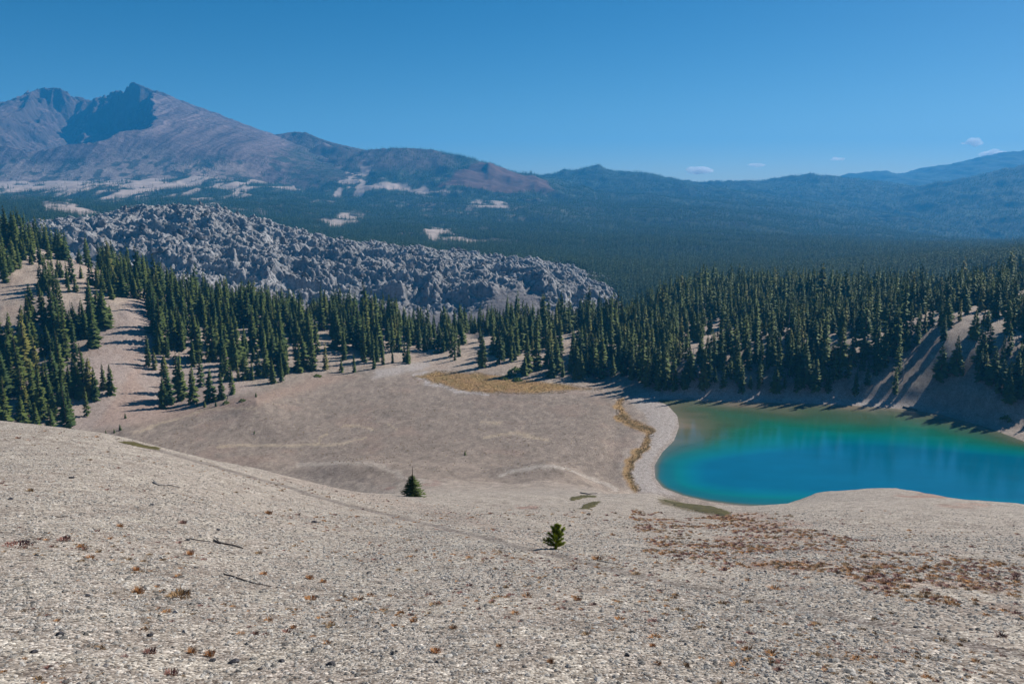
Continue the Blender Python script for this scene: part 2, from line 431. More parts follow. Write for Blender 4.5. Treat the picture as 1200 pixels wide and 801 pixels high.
# lower slopes of the near hill are duller than its top
C = C * (1 - .14 * sstep(40, 75, GY) * sstep(250, 230, GY) * sstep(600, 300, U) * 0)[..., None]
# wet / submerged bed
C = paint(C, sstep(0, 4, SD), (.12, .11, .08))
C = np.clip(C, .01, .8)
ground = set_mesh('ground', np.stack([GX, GY, GZ], -1).reshape(-1, 3), grid_faces(nR, nT), [M_ground], True, C.reshape(-1, 3))
tag(ground, kind='structure')

# fast height lookup on the finished grid
def ground_fast(x, y):
    r = np.hypot(x, y); th = np.arctan2(x, y)
    a = np.clip((th - R(-56)) / R(112) * (nT - 1), 0, nT - 1.001); b = np.clip((np.log(np.maximum(r, 1.2)) - math.log(1.2)) / (math.log(880) - math.log(1.2)) * (nR - 1), 0, nR - 1.001)
    i = a.astype(int); j = b.astype(int); fa = a - i; fb = b - j
    return (GZ[j, i] * (1 - fa) + GZ[j, i + 1] * fa) * (1 - fb) + (GZ[j + 1, i] * (1 - fa) + GZ[j + 1, i + 1] * fa) * fb
def hit(u, v, y0=3.0, y1=850.0):
    """where the sight line (u, v) meets the near ground"""
    Y = np.exp(np.linspace(math.log(y0), math.log(y1), 6000))
    x, y, z = world(u, v, Y)
    g = ground_fast(x, y)
    k = np.argmax(z < g)
    if not (z < g).any(): return None
    return Vector((float(x[k]), float(y[k]), float(g[k])))
def visible(x, y, z):
    n = len(x); ok = np.ones(n, bool)
    for t in np.linspace(.05, .97, 60):
        ok &= ground_fast(x * t, y * t) < EYE + (z - EYE) * t + .3
    return ok

# ------------------------------------------------------------------ water
def lake_mesh():
    xs = np.linspace(min(p[0] for p in LAKE) - 4, max(p[0] for p in LAKE) + 4, 420)
    ys = np.linspace(min(p[1] for p in LAKE) - 4, max(p[1] for p in LAKE) + 4, 260)
    X, Y = np.meshgrid(xs, ys)
    sd = polydist(X, Y, LAKE)
    w = fbm(X / 30, Y / 18, 3, 101)
    # depth of the bed: a shoal runs along the far shore, the deep basin lies on the near side
    u, v = sight(X, Y, X * 0)
    shelf = sstep(545, 470, v) * .9
    shelf = shelf + .8 * sstep(870, 770, u) * sstep(540, 490, v)
    dep = np.clip(sd / (6.5 + 80 * shelf) + w * .22 + .02, 0, 3)
    stops = [(0, (.20, .165, .11)), (.10, (.12, .125, .075)), (.3, (.055, .105, .055)), (.65, (.012, .135, .08)), (1.25, (.002, .16, .15)), (2.2, (.001, .145, .20)), (3.0, (.001, .115, .195))]
    c = np.zeros(X.shape + (3,))
    for k in range(3):
        c[..., k] = np.interp(dep, [s[0] for s in stops], [s[1][k] for s in stops])
    nb = (sstep(515, 560, v) * sstep(.12, .4, dep) * sstep(1.6, .8, dep))[..., None] * .7
    c = c * (1 - nb) + np.array((.006, .115, .15)) * nb
    c *= (1 + .10 * fbm(X / 12, Y / 6, 3, 105))[..., None]
    m, nt, b = newmat('lake_water', .07, .5)
    b.inputs['IOR'].default_value = 1.33
    at = nd(nt, 'ShaderNodeAttribute', attribute_name='tint'); nt.links.new(at.outputs['Color'], b.inputs['Base Color'])
    geo = nd(nt, 'ShaderNodeNewGeometry')
    nz = nd(nt, 'ShaderNodeTexNoise', Scale=1.6, Detail=3.0); nt.links.new(geo.outputs['Position'], nz.inputs['Vector'])
    bmp = nd(nt, 'ShaderNodeBump', Strength=.4, Distance=.05)
    n3 = nd(nt, 'ShaderNodeTexNoise', Scale=.035, Detail=4.0); nt.links.new(geo.outputs['Position'], n3.inputs['Vector'])
    rr_ = ramp(nt, n3.outputs['Fac'], [(.38, (.04,) * 3), (.62, (.12,) * 3)]); nt.links.new(rr_, b.inputs['Roughness'])
    nt.links.new(nz.outputs['Fac'], bmp.inputs['Height']); nt.links.new(bmp.outputs[0], b.inputs['Normal'])
    keep = sd > -3.5
    f = grid_faces(len(ys), len(xs)); kf = keep.ravel()[f].any(1)
    return tag(set_mesh('lake_water', np.stack([X, Y, X * 0], -1).reshape(-1, 3), f[kf], [m], True, c.reshape(-1, 3)), kind='structure')
lake_mesh()

# ------------------------------------------------------------------ the valley, the hills and the mountain
far = []
for u in (-900, -400, 0, 200, 400, 600, 720):
    far.append(Q(u, 600, -60)); far.append(Q(u, 760, -62)); far.append(Q(u, 900, -58))
for u in (820, 900, 1050, 1200, 1500, 2000):
    far.append(Q(u, 600, -25)); far.append(Q(u, 760, -22)); far.append(Q(u, 860, -16))
def fc(u, *a):
    for v, Y in a: far.append(P(u, v, Y))
for u in (-900, -400, 0): fc(u, (300, 1100), (252, 1800), (236, 2500), (222, 3300), (208, 4100))
fc(200, (300, 1250), (262, 1900), (242, 2500), (226, 3300), (205, 4200))
fc(400, (308, 1300), (275, 2000), (250, 2900), (232, 3700), (215, 4600))
fc(520, (322, 1200), (290, 1800), (262, 2600), (243, 3400), (228, 4400))
fc(650, (336, 1100), (300, 1700), (268, 2600), (245, 3500), (230, 4500), (222, 5400))
fc(800, (340, 1000), (312, 1500), (280, 2300), (258, 3300), (240, 4300), (228, 5600))
fc(950, (334, 1000), (310, 1500), (288, 2200), (272, 3200), (256, 4200), (238, 5600))
fc(1080, (322, 1050), (303, 1500), (284, 2400)); far += [Q(1080, 3300, -70), Q(1080, 4300, -90)]; fc(1080, (262, 5300), (240, 6200))
for u in (1200, 1500, 2000): fc(u, (308, 950), (298, 1400), (288, 2100)); far += [Q(u, 3000, -100), Q(u, 4300, -140)]; fc(u, (272, 5400), (250, 6000))
for u in (-900, -400, 0, 400, 700, 1000, 1300, 2000):
    far.append(Q(u, 8500, 120)); far.append(Q(u, 12500, 60))
FAR = Surface(far, 600, 13000, R(-58), R(58), 240, 300)

def tent(X, Y, ridge, slope, back=None, rough=0, seed=0, curve=1.0):
    """height of a mountain ridge through surveyed crest points, falling off to both sides"""
    W = [world(u, v, y) for u, v, y in ridge]
    best = np.full(X.shape, -1e9)
    for (x0, y0, z0), (x1, y1, z1) in zip(W[:-1], W[1:]):
        dx, dy = x1 - x0, y1 - y0
        t = np.clip(((X - x0) * dx + (Y - y0) * dy) / (dx * dx + dy * dy), 0, 1)
        d = np.hypot(X - x0 - t * dx, Y - y0 - t * dy)
        z = z0 + t * (z1 - z0)
        fall = slope * d
        if curve != 1.0: fall = slope * d * (.55 + .45 * np.exp(-d / 500.0)) if curve == 2 else slope * d * (1 - .25 * np.clip(d / 2500, 0, 1))
        best = np.maximum(best, z - fall)
    return best

H_RIDGES = [
    ([(380, 170, 5200), (400, 173, 5150), (430, 178, 5100), (450, 176, 5050), (465, 174, 5000), (480, 173.5, 5000), (505, 175, 5000), (520, 180, 5000), (535, 189, 5000), (545, 192, 5000), (600, 205, 5100), (650, 214, 5200)], .30),
    ([(545, 193, 4700), (556, 191, 4700), (572, 191.5, 4700), (590, 196, 4700), (606, 203, 4720), (640, 210, 4750)], .44),
    ([(600, 207, 6300), (640, 206, 6300), (660, 203, 6300), (680, 198.5, 6300), (695, 195.5, 6300), (708, 198.5, 6300), (735, 205, 6400), (760, 209, 6500), (800, 214, 6600), (848, 214, 6700), (868, 211.5, 6800), (910, 212.5, 6900), (930, 207.5, 6900), (952, 205, 6900), (985, 209, 6900), (1040, 215, 6900)], .20),
    ([(1020, 222, 6400), (1060, 219, 6300), (1110, 215, 6200), (1150, 207, 6100), (1200, 195, 6000), (1300, 178, 5900), (1600, 180, 5800)], .27),
    ([(960, 215, 9800), (985, 208, 9800), (1005, 202.5, 9800), (1030, 200, 9800), (1055, 204, 9800), (1080, 199, 9700), (1100, 194.5, 9700), (1130, 192.5, 9600), (1160, 186, 9600), (1180, 178.5, 9500), (1200, 177, 9500), (1300, 190, 9500), (1600, 200, 9500)], .25),
]
def hills_h(X, Y):
    z = FAR(X, Y)
    r = np.hypot(X, Y)
    z = z + fbm(X / 420, Y / 420, 5, 201) * 40 * sstep(900, 3500, r) + fbm(X / 90, Y / 90, 4, 207) * 5 * sstep(700, 1800, r)
    for i, (rd, sl) in enumerate(H_RIDGES):
        gul = fbm(X / 260, Y / 260, 4, 230 + i, ridged=True)
        t = tent(X, Y, rd, sl, curve=3)
        top = tent(X, Y, rd, 9.0)          # keeps the crest line itself where it is
        t = t + gul * 34 * sstep(0, 260, t * 0 + np.maximum(0, (t - top)))
        k = 18.0
        z = np.maximum(z, t) + k * .25 * np.exp(-np.abs(z - t) / k) * 0
    return z

nT2, nR2 = 900, 620
T2, L2 = np.meshgrid(np.linspace(R(-50), R(50), nT2), np.linspace(math.log(640), math.log(11200), nR2))
R2 = np.exp(L2); HX = R2 * np.sin(T2); HY = R2 * np.cos(T2); HZ = hills_h(HX, HY)
HU, HV = sight(HX, HY, HZ)
HBU = HU + fbm(HX / 120, HY / 200, 4, 251) * 16; HBV = HV + fbm(HX / 120, HY / 200, 4, 257) * 5
PALE = [  # open pumice flats among the trees: outline, near and far limit
    ([(-200, 188), (60, 188), (190, 188), (330, 188), (420, 205), (380, 214), (250, 202), (170, 210), (60, 224), (-200, 227)], 2500, 6500),
    ([(60, 240), (95, 238), (112, 252), (95, 256), (45, 250)], 1500, 4000),
    ([(395, 208), (430, 211), (500, 222), (520, 226), (500, 228), (440, 222), (400, 215)], 2500, 4690),
    ([(500, 268), (530, 268), (530, 276), (565, 283), (545, 287), (505, 282)], 1500, 4000),
    ([(405, 250), (432, 247), (430, 255), (400, 262), (380, 262)], 1500, 4200),
    ([(540, 236), (580, 236), (630, 243), (600, 245), (560, 241)], 2500, 4690),
    ([(20, 208), (60, 215), (40, 218), (0, 215)], 2500, 5200),
    ([(140, 215), (180, 208), (200, 214), (150, 226)], 2000, 5200),
]
def pale_mask(bu, bv, y):
    m = np.zeros(bu.shape)
    frag = fbm(HX / 55, HY / 80, 4, 269)
    for pts, y0, y1 in PALE:
        d = polydist(bu, bv, pts)
        m = np.maximum(m, sstep(-1.2, 1.6, d + frag * 5) * (y > y0) * (y < y1))
    return m * sstep(-.38, -.08, frag)
PM = pale_mask(HBU, HBV, HY)
flk = sstep(.02, .16, fbm(HX / 60, HY / 330, 4, 266) - .35 * sstep(200, 420, HBU) - .45 * sstep(228, 250, HBV) + .24 * sstep(228, 205, HBV)) * (HY > 1900) * (HU < 450)
PM = np.maximum(PM, flk)
speck = sstep(.30, .5, fbm(HX / 45, HY / 60, 3, 263)) * sstep(1000, 2000, HY) * sstep(5500, 3500, HY) * .35 * sstep(760, 520, HU)
CH = np.ones(HX.shape + (3,)) * np.array((.036, .052, .030))
CH *= (1 + .5 * fbm(HX / 60, HY / 60, 4, 271) + .5 * fbm(HX / 300, HY / 300, 3, 275))[..., None]
pm3 = np.maximum(PM, speck)[..., None]
CH = CH * (1 - pm3) + np.array((.40, .32, .27)) * pm3
# bare cinder cone and the heathy hill behind it
W = [world(u, v, y) for u, v, y in H_RIDGES[1][0]]
conez = tent(HX, HY, H_RIDGES[1][0], .44, curve=3)
cone = sstep(25, 5, HZ - conez) * sstep(14, -3, HZ * 0) 
cone_m = (sstep(-2, 3, polydist(HBU, HBV, [(496, 232), (530, 208), (548, 192), (572, 184), (606, 194), (642, 205), (650, 226), (610, 224), (585, 233), (540, 236)])) * (HY > 4100) * (HY < 4860))[..., None]
CH = CH * (1 - cone_m) + np.array((.11, .062, .047)) * cone_m * (1 + .35 * fbm(HX / 60, HY / 60, 3, 281))[..., None]
h1 = (sstep(540, 515, HBU) * sstep(205, 190, HBV) * (HY > 4300) * (HU > 300))[..., None]
CH = CH * (1 - .8 * h1) + np.array((.10, .072, .062)) * .8 * h1
hills = set_mesh('hills', np.stack([HX, HY, HZ], -1).reshape(-1, 3), grid_faces(nR2, nT2), [M_far], True, np.clip(CH, .005, .8).reshape(-1, 3))
tag(hills, kind='structure')
def hills_fast(x, y):
    r = np.hypot(x, y); th = np.arctan2(x, y)
    a = np.clip((th - R(-50)) / R(100) * (nT2 - 1), 0, nT2 - 1.001); b = np.clip((np.log(r) - math.log(640)) / (math.log(11200) - math.log(640)) * (nR2 - 1), 0, nR2 - 1.001)
    i = a.astype(int); j = b.astype(int); fa = a - i; fb = b - j
    g = lambda A: (A[j, i] * (1 - fa) + A[j, i + 1] * fa) * (1 - fb) + (A[j + 1, i] * (1 - fa) + A[j + 1, i + 1] * fa) * fb
    return g(HZ), g(PM), g(cone_m[..., 0])

# the broken volcano
CREST = [(-260, 250, 5900), (-120, 190, 5800), (-40, 160, 5700), (0, 138, 5600), (20, 125, 5560), (45, 106.5, 5500), (52, 102, 5500), (62, 101.5, 5500), (72, 102.5, 5500), (78, 110, 5500), (84, 117, 5550), (90, 115.5, 5600), (96, 115, 5620), (103, 119, 5650), (108, 126, 5680), (118, 123, 5680),
         (122, 121, 5670), (127, 112, 5640), (133, 106, 5600), (137, 107, 5580), (141, 111, 5560), (146, 109, 5530), (149, 101, 5500), (157, 95, 5480), (163, 99, 5480), (172, 103, 5500), (181, 105.5, 5520), (190, 108, 5530), (205, 115, 5560), (230, 124, 5600), (255, 133, 5620), (275, 141, 5640), (300, 152, 5600), (318, 158, 5560), (332, 156, 5500), (345, 154.5, 5450), (358, 155, 5400), (372, 161, 5350), (392, 168, 5300), (430, 180, 5200), (480, 200, 5100)]
ARMS = [  # spurs coming towards the viewer: crest points, side slope
    ([(156, 98, 5480), (165, 113, 5380), (172, 128, 5270), (181, 145, 5130), (189, 160, 4990), (194, 173, 4860), (197, 184, 4720), (204, 192, 4560), (215, 198, 4420)], .80),
    ([(62, 102, 5500), (60, 125, 5420), (52, 150, 5250), (40, 180, 5000)], .62),
    ([(78, 112, 5500), (82, 128, 5430), (86, 142, 5330)], .9),
    ([(0, 140, 5600), (-10, 165, 5350), (-20, 190, 5050)], .5),
    ([(96, 116, 5620), (99, 130, 5520)], 1.1),
    ([(240, 128, 5600), (262, 150, 5350), (280, 170, 5100), (300, 186, 4800)], .42),
    ([(345, 155, 5450), (352, 172, 5200), (360, 186, 4950)], .32),
    ([(300, 152, 5600), (318, 170, 5300)], .40),
]
MX_, MY_ = np.meshgrid(np.linspace(-5200, -700, 900), np.linspace(3700, 6700, 600))
MZ = tent(MX_, MY_, CREST, .62, curve=2)
topd = MZ.copy()
for rd, sl in ARMS:
    MZ = np.maximum(MZ, tent(MX_, MY_, rd, sl, curve=2))
def cirque(a, b, r0, wall):
    (x0, y0, z0), (x1, y1, z1) = world(*a), world(*b)
    dx, dy = x1 - x0, y1 - y0
    t = np.clip(((MX_ - x0) * dx + (MY_ - y0) * dy) / (dx * dx + dy * dy), 0, 1.35)
    d = np.hypot(MX_ - x0 - t * dx, MY_ - y0 - t * dy) + fbm(MX_ / 90, MY_ / 140, 4, 351) * 75
    return z0 + t * (z1 - z0) + wall * np.maximum(0, d - r0 * (1 + t))
keepz = np.where(tent(MX_, MY_, CREST, 2.2) > cirque((126, 158, 5290), (98, 192, 4800), 105, 1.35), tent(MX_, MY_, CREST, 2.2), cirque((126, 158, 5290), (98, 192, 4800), 105, 1.35))
MZ = np.minimum(MZ, keepz)
MZ = np.minimum(MZ, np.maximum(tent(MX_, MY_, CREST, 2.0), np.maximum(tent(MX_, MY_, ARMS[1][0], 1.0), cirque((86, 150, 5380), (80, 185, 5000), 30, .9))))
core = tent(MX_, MY_, CREST, 6.0)
away = sstep(0, 120, MZ - core)
wx = MX_ + fbm(MX_ / 300, MY_ / 300, 3, 301) * 60
g1 = fbm(wx / 85, MY_ / 420, 4, 303, ridged=True) * 30 * (1 - .5 * sstep(-2500, -2200, MX_)) + fbm(MX_ / 60, MY_ / 60, 5, 305, ridged=True) * 7
high = sstep(350, 700, MZ)
ca, cb, cc_ = cells(MX_ / 38, MY_ / 38, 331)
MZ = MZ + away * g1 * (.35 + .65 * high) + (1 - away) * (fbm(MX_ / 25, MY_ / 25, 3, 309) * 9 + fbm(MX_ / 11, MY_ / 11, 2, 310) * 9 * (MX_ < -2380)) * high
MZ = MZ + (cc_ - .5) * 13 * sstep(560, 760, MZ) * 1.6 * sstep(-2450, -2600, MX_)
apron = FAR(MX_, MY_)
toe = sstep(3750, 4500, MY_ + fbm(MX_ / 300, MY_ / 300, 2, 341) * 60)
MZ = MZ * toe + (apron - 40) * (1 - toe)
MZ = np.maximum(MZ, apron - 40)
MU, MV = sight(MX_, MY_, MZ)
CM = np.ones(MX_.shape + (3,)) * np.array((.150, .108, .098))
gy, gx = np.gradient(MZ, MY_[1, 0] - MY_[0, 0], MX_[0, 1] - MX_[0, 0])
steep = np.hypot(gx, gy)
CM = CM * (1 + .7 * fbm(wx / 45, MY_ / 600, 4, 311) + .45 * fbm(wx / 16, MY_ / 400, 3, 312) + .3 * fbm(MX_ / 90, MZ / 35, 3, 313) * sstep(500, 700, MZ))[..., None]
def mp(mask, c, k=1.0):
    global CM
    m = (mask * k)[..., None]; CM = CM * (1 - m) + np.array(c) * m
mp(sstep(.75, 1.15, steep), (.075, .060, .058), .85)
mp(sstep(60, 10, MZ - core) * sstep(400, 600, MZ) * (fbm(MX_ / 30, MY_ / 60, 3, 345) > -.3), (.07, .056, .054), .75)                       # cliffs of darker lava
MBU = MU + fbm(MX_ / 80, MY_ / 120, 4, 315) * 10; MBV = MV + fbm(MX_ / 80, MY_ / 120, 4, 317) * 5
mp(sstep(-2, 3, polydist(MBU, MBV, [(38, 112), (50, 98), (74, 98), (84, 118), (78, 132), (60, 120), (44, 122)])), (.085, .062, .058), .85)
mp(sstep(-2, 3, polydist(MBU, MBV, [(84, 112), (108, 116), (112, 132), (90, 138)])), (.085, .062, .06), .8)
mp(sstep(-2, 3, polydist(MBU, MBV, [(48, 138), (62, 142), (64, 154), (52, 154)])), (.10, .072, .072), .8)
mp(sstep(-2, 2, polydist(MBU, MBV, [(190, 108), (260, 128), (320, 152), (300, 158), (250, 142), (200, 124)])), (.12, .09, .085), .6)
mp(sstep(-3, 3, polydist(MBU, MBV, [(165, 100), (240, 122), (330, 150), (420, 180), (420, 172), (300, 140), (200, 100)])), (.10, .078, .07), .5)
mp(sstep(185, 197, MBV) * sstep(330, 250, MBU) , (.34, .26, .21), .8)
mp(sstep(168, 180, MBV) * sstep(215, 190, MBU) * sstep(120, 150, MBU), (.27, .205, .17), .7)
mp(sstep(330, 350, MBU), (.085, .075, .06), .7)
mp(sstep(300, 340, MBU) * sstep(170, 180, MBV) * sstep(-.1, .3, fbm(MX_ / 60, MY_ / 60, 3, 321)), (.05, .055, .038), .8)
mp(sstep(176, 190, MBV) * sstep(0, .3, fbm(MX_ / 40, MY_ / 50, 4, 323)) * sstep(5200, 4800, MY_), (.045, .055, .035), .85)
mountain = set_mesh('mountain', np.stack([MX_, MY_, MZ], -1).reshape(-1, 3), grid_faces(600, 900), [M_mtn], True, np.clip(CM, .01, .8).reshape(-1, 3))
tag(mountain, kind='structure')

# ------------------------------------------------------------------ the lava flow
lv = []
def lp(*a): lv.extend(P(*t) for t in a)
lp((20, 300, 880), (60, 303, 850), (150, 338, 850), (250, 347, 830), (350, 365, 810), (450, 377, 795), (550, 388, 780), (650, 390, 775), (720, 385, 790), (760, 380, 800))
lp((40, 284, 950), (100, 291, 930), (150, 302, 930), (250, 319, 905), (350, 333, 890), (450, 343, 880), (550, 346, 870), (600, 338, 875), (640, 331, 880), (690, 332, 870), (715, 343, 860))
lp((20, 279, 1050), (60, 273, 1050), (80, 269, 1080), (130, 264, 1120), (160, 256, 1150), (180, 252, 1170), (215, 253, 1170), (250, 254, 1170), (300, 267, 1150), (350, 284, 1130), (400, 294, 1110), (450, 302, 1090), (550, 316, 1050), (600, 320, 1040), (650, 323, 1020), (690, 328, 1000), (715, 338, 960), (735, 348, 920))
for u in (-60, 20, 100, 200, 300, 400, 500, 600, 680):
    z = Q(u, 1400, 0)
    lv.append(Q(u, 1420, -8 + (20 if u < 400 else 0))); lv.append(Q(u, 1600, -30)); lv.append(Q(u, 700, -62))
for Y in (740, 800, 900, 1000, 1100, 1250, 1450): lv.append(Q(800, Y, -25)); lv.append(Q(-120, Y, 5))
LAVA = Surface(lv, 700, 1700, R(-45), R(20), 200, 200)
LX, LY = np.meshgrid(np.linspace(-800, 210, 1010), np.linspace(730, 1330, 660))
LZ = LAVA(LX, LY)
LU, LV_ = sight(LX, LY, LZ)
rim_pts = [(40, 284), (100, 291), (150, 302), (250, 319), (350, 333), (450, 343), (550, 346), (600, 338), (640, 331), (690, 332), (715, 343)]
f1, f2, cid = cells(LX / 11 + fbm(LX / 30, LY / 30, 2, 401) * .6, LY / 11, 403)
g1_, g2_, cid2 = cells(LX / 4.4, LY / 4.4, 413)
rough_m = sstep(820, 870, LY + fbm(LX / 25, LY / 25, 3, 409) * 22) * sstep(1320, 1200, LY)
talus = sstep(8, -8, polydist(LU, LV_, [(586, 336), (640, 332), (628, 350), (660, 362), (560, 362)]) * -1)
rough_m = rough_m * (1 - .9 * talus)
LZ = LZ - sstep(700, 745, LU) * 14 - sstep(530, 715, LU) * 13 - sstep(630, 722, LU) * 11
rim_v = np.interp(LU, [p[0] for p in rim_pts], [p[1] for p in rim_pts])
below = LV_ - rim_v + fbm(LX / 18, LY / 18, 3, 421) * 7
cliff = sstep(-1, 5, below) * sstep(26, 8, below) * (1 - talus) * (LU < 725)
LZ = LZ - cliff * 9 + (1 - cliff) * sstep(0, -6, below) * 3
LZ = LZ + rough_m * ((cid - .45) * 4.2 + (cid2 - .5) * 2.8 - sstep(.12, .0, f2 - f1) * 2.5 + fbm(LX / 60, LY / 36, 5, 405, ridged=True) * 17)
LZ = LZ + sstep(800, 900, LY) * sstep(1330, 1200, LY) * fbm(LX / 3, LY / 3, 2, 407) * .8
# the dark hollow near the flow's nose
hx, hy, _ = world(668, 340, 885)
LZ = LZ - 11 * np.exp(-(((LX - hx) / 16) ** 2 + ((LY - hy) / 22) ** 2))
LC = np.ones(LX.shape + (3,)) * np.array((.26, .25, .245))
LC *= (.75 + .5 * cid2)[..., None] * (1 + .2 * fbm(LX / 40, LY / 40, 3, 411))[..., None]
tl = (1 - rough_m)[..., None]
LC = LC * (1 - tl) + np.array((.17, .155, .155)) * tl
LC = LC * (1 - cliff[..., None] * .0)
edge = (LX > 195) | (LX < -795)
lava = set_mesh('lava_flow', np.stack([LX, LY, LZ], -1).reshape(-1, 3), grid_faces(660, 1010), [M_lava], False, np.clip(LC, .02, .8).reshape(-1, 3))
tag(lava, kind='structure')
def lava_fast(x, y):
    a = np.clip((x + 800) / 1010 * 1009, 0, 1008.9); b = np.clip((y - 730) / 600 * 659, 0, 658.9)
    i = np.rint(a).astype(int); j = np.rint(b).astype(int)
    return LZ[j, i], rough_m[j, i]

# ------------------------------------------------------------------ prototypes
def conifer(seed, h=16.0, rad=2.3, whorls=26, per=6, base=.05, gap=.12, lean=0.0, shape=.85):
    rd = random.Random(seed)
    V_, F_ = [], []
    bend = (rd.uniform(-1, 1) * lean, rd.uniform(-1, 1) * lean)
    def axis(t): return Vector((bend[0] * t * t, bend[1] * t * t, h * t))
    for w in range(whorls):
        t = base + (1 - base) * (w / whorls) ** .92
        for k in range(per if t < .8 else max(3, per - 2)):
            if rd.random() < gap: continue
            tt = min(.985, t + rd.uniform(-.5, .5) / whorls)
            env = (1 - tt) ** shape * min(1, .62 + tt * 2.2)
            L = rad * env * rd.uniform(.55, 1.18) + .16
            az = rd.uniform(0, 2 * math.pi)
            el = R(-28 + 62 * tt + rd.uniform(-12, 12))
            d = Vector((math.cos(az), math.sin(az), 0)); s = Vector((-d.y, d.x, 0))
            p0 = axis(tt)
            p1 = p0 + d * L * .5 * math.cos(el) + Vector((0, 0, L * .5 * math.sin(el)))
            p2 = p0 + d * L * math.cos(el) + Vector((0, 0, L * math.sin(el) - .10 * L))
            wd = L * rd.uniform(.26, .42) + .05
            dn = Vector((0, 0, -.16 * L - .1))
            n = len(V_)
            V_ += [p0, p1 + s * wd + dn * .7, p1 - s * wd + dn * .7, p2, p1 + Vector((0, 0, .05 * L)), p1 + dn * 1.8]
            F_ += [(n, n + 4, n + 1), (n, n + 2, n + 4), (n + 1, n + 4, n + 3), (n + 4, n + 2, n + 3), (n, n + 5, n + 4), (n + 4, n + 5, n + 3)]
    # leader
    n = len(V_); a = axis(.955); b = axis(1.0) + Vector((0, 0, .35))
    V_ += [a + Vector((.12, 0, 0)), a + Vector((-.06, .1, 0)), a + Vector((-.06, -.1, 0)), b]
    F_ += [(n, n + 1, n + 3), (n + 1, n + 2, n + 3), (n + 2, n, n + 3)]
    tv, tf = tube([(axis(t), .24 * (h / 16) * (1 - t) + .02) for t in (-.03, .0, .25, .5, .75, .97)], 6)
    return (V_, F_), (tv, tf)

def soften(o, amount=.65):
    """needle sprays shade like the rounded mass they belong to"""
    me = o.data; nv = len(me.vertices); nl = len(me.loops)
    co = np.empty(nv * 3, np.float32); me.vertices.foreach_get('co', co); co = co.reshape(-1, 3)
    vi = np.empty(nl, np.int32); me.loops.foreach_get('vertex_index', vi)
    tri = vi.reshape(-1, 3)
    p = co[tri]; fn = np.cross(p[:, 1] - p[:, 0], p[:, 2] - p[:, 0]); fn /= np.linalg.norm(fn, axis=1, keepdims=True) + 1e-9
    ctr = p.mean(1); out = ctr.copy(); out[:, 2] = 0; out /= np.linalg.norm(out, axis=1, keepdims=True) + 1e-6; out[:, 2] = .55
    out /= np.linalg.norm(out, axis=1, keepdims=True)
    flip = (fn * out).sum(1) < 0
    tri2 = tri.copy(); tri2[flip, 1], tri2[flip, 2] = tri[flip, 2], tri[flip, 1]; fn[flip] *= -1
    me.loops.foreach_set('vertex_index', tri2.ravel()); me.update(calc_edges=True)
    n = out * amount + fn * (1 - amount); n /= np.linalg.norm(n, axis=1, keepdims=True)
    me.shade_smooth()
    me.normals_split_custom_set(np.repeat(n, 3, axis=0).tolist())

def tube(path, n=6):
    vs, fs = [], []
    for p, r in path:
        for k in range(n):
            a = 2 * math.pi * k / n
            vs.append(Vector(p) + Vector((math.cos(a) * r, math.sin(a) * r, 0)))
    for i in range(len(path) - 1):
        for k in range(n):
            fs.append((i * n + k, i * n + (k + 1) % n, (i + 1) * n + (k + 1) % n, (i + 1) * n + k))
    fs.append(tuple((len(path) - 1) * n + k for k in range(n)))
    return vs, fs

def tube_dir(pts, n=6):
    """a bent branch through points with radii"""
    vs, fs = [], []
    for i, (p, r) in enumerate(pts):
        a = Vector(pts[max(i - 1, 0)][0]); b = Vector(pts[min(i + 1, len(pts) - 1)][0])
        d = (b - a).normalized(); s = d.cross(Vector((0, 0, 1)))
        s = s.normalized() if s.length > .01 else Vector((1, 0, 0)); q = s.cross(d)
        for k in range(n):
            t = 2 * math.pi * k / n
            vs.append(Vector(p) + s * math.cos(t) * r + q * math.sin(t) * r)
    for i in range(len(pts) - 1):
        for k in range(n):
            fs.append((i * n + k, i * n + (k + 1) % n, (i + 1) * n + (k + 1) % n, (i + 1) * n + k))
    fs.append(tuple(range(n))[::-1]); fs.append(tuple((len(pts) - 1) * n + k for k in range(n)))
    return vs, fs

def join(parts):
    V_, F_, MI = [], [], []
    for (v, f), m in parts:
        n = len(V_); V_ += v; F_ += [tuple(i + n for i in q) for q in f]; MI += [m] * len(f)
    return V_, F_, MI

KINDS = [  # crown proportions: seed, height, radius, whorls, per, base, gap, lean, shape, words for it
    (1, 17, 2.7, 28, 7, .02, .08, .3, .85, 'narrow'), (2, 16, 3.5, 26, 8, .02, .06, .2, .8, 'full'), (3, 18, 2.4, 30, 7, .04, .12, .5, .75, 'slender'),
    (4, 14, 3.7, 22, 8, .02, .06, .2, .9, 'broad'), (5, 17, 2.7, 24, 6, .10, .24, .6, .7, 'ragged'), (6, 15, 3.2, 26, 7, .02, .10, .4, .95, 'tapering'),
    (7, 19, 2.8, 30, 7, .05, .16, .5, .65, 'tall'), (8, 12, 3.1, 20, 8, .02, .06, .2, .9, 'squat')]
tree_meshes = []
forest_protos = []
for (sd_, h, rad, wh, per, bs, gp, ln, shp, wrd) in KINDS:
    cr, tk = conifer(sd_, h, rad, wh, per, bs, gp, ln, shp)
    c_o = set_mesh('crown', [tuple(v) for v in cr[0]], cr[1], [M_needle], link=False)
    t_o = set_mesh('trunk', [tuple(v) for v in tk[0]], tk[1], [M_bark], True, link=False)
    soften(c_o)
    tree_meshes.append((c_o.data, t_o.data, h, wrd))
    forest_protos.append(c_o)

far_protos = []
for s in range(5):
    cr, tk = conifer(40 + s, 17, 2.6 + .2 * s, 9, 4, .02, .05, .2, .8)
    far_protos.append(set_mesh('distant_conifer', [tuple(v) for v in cr[0]], cr[1], [M_needle_far], link=False)); soften(far_protos[-1])

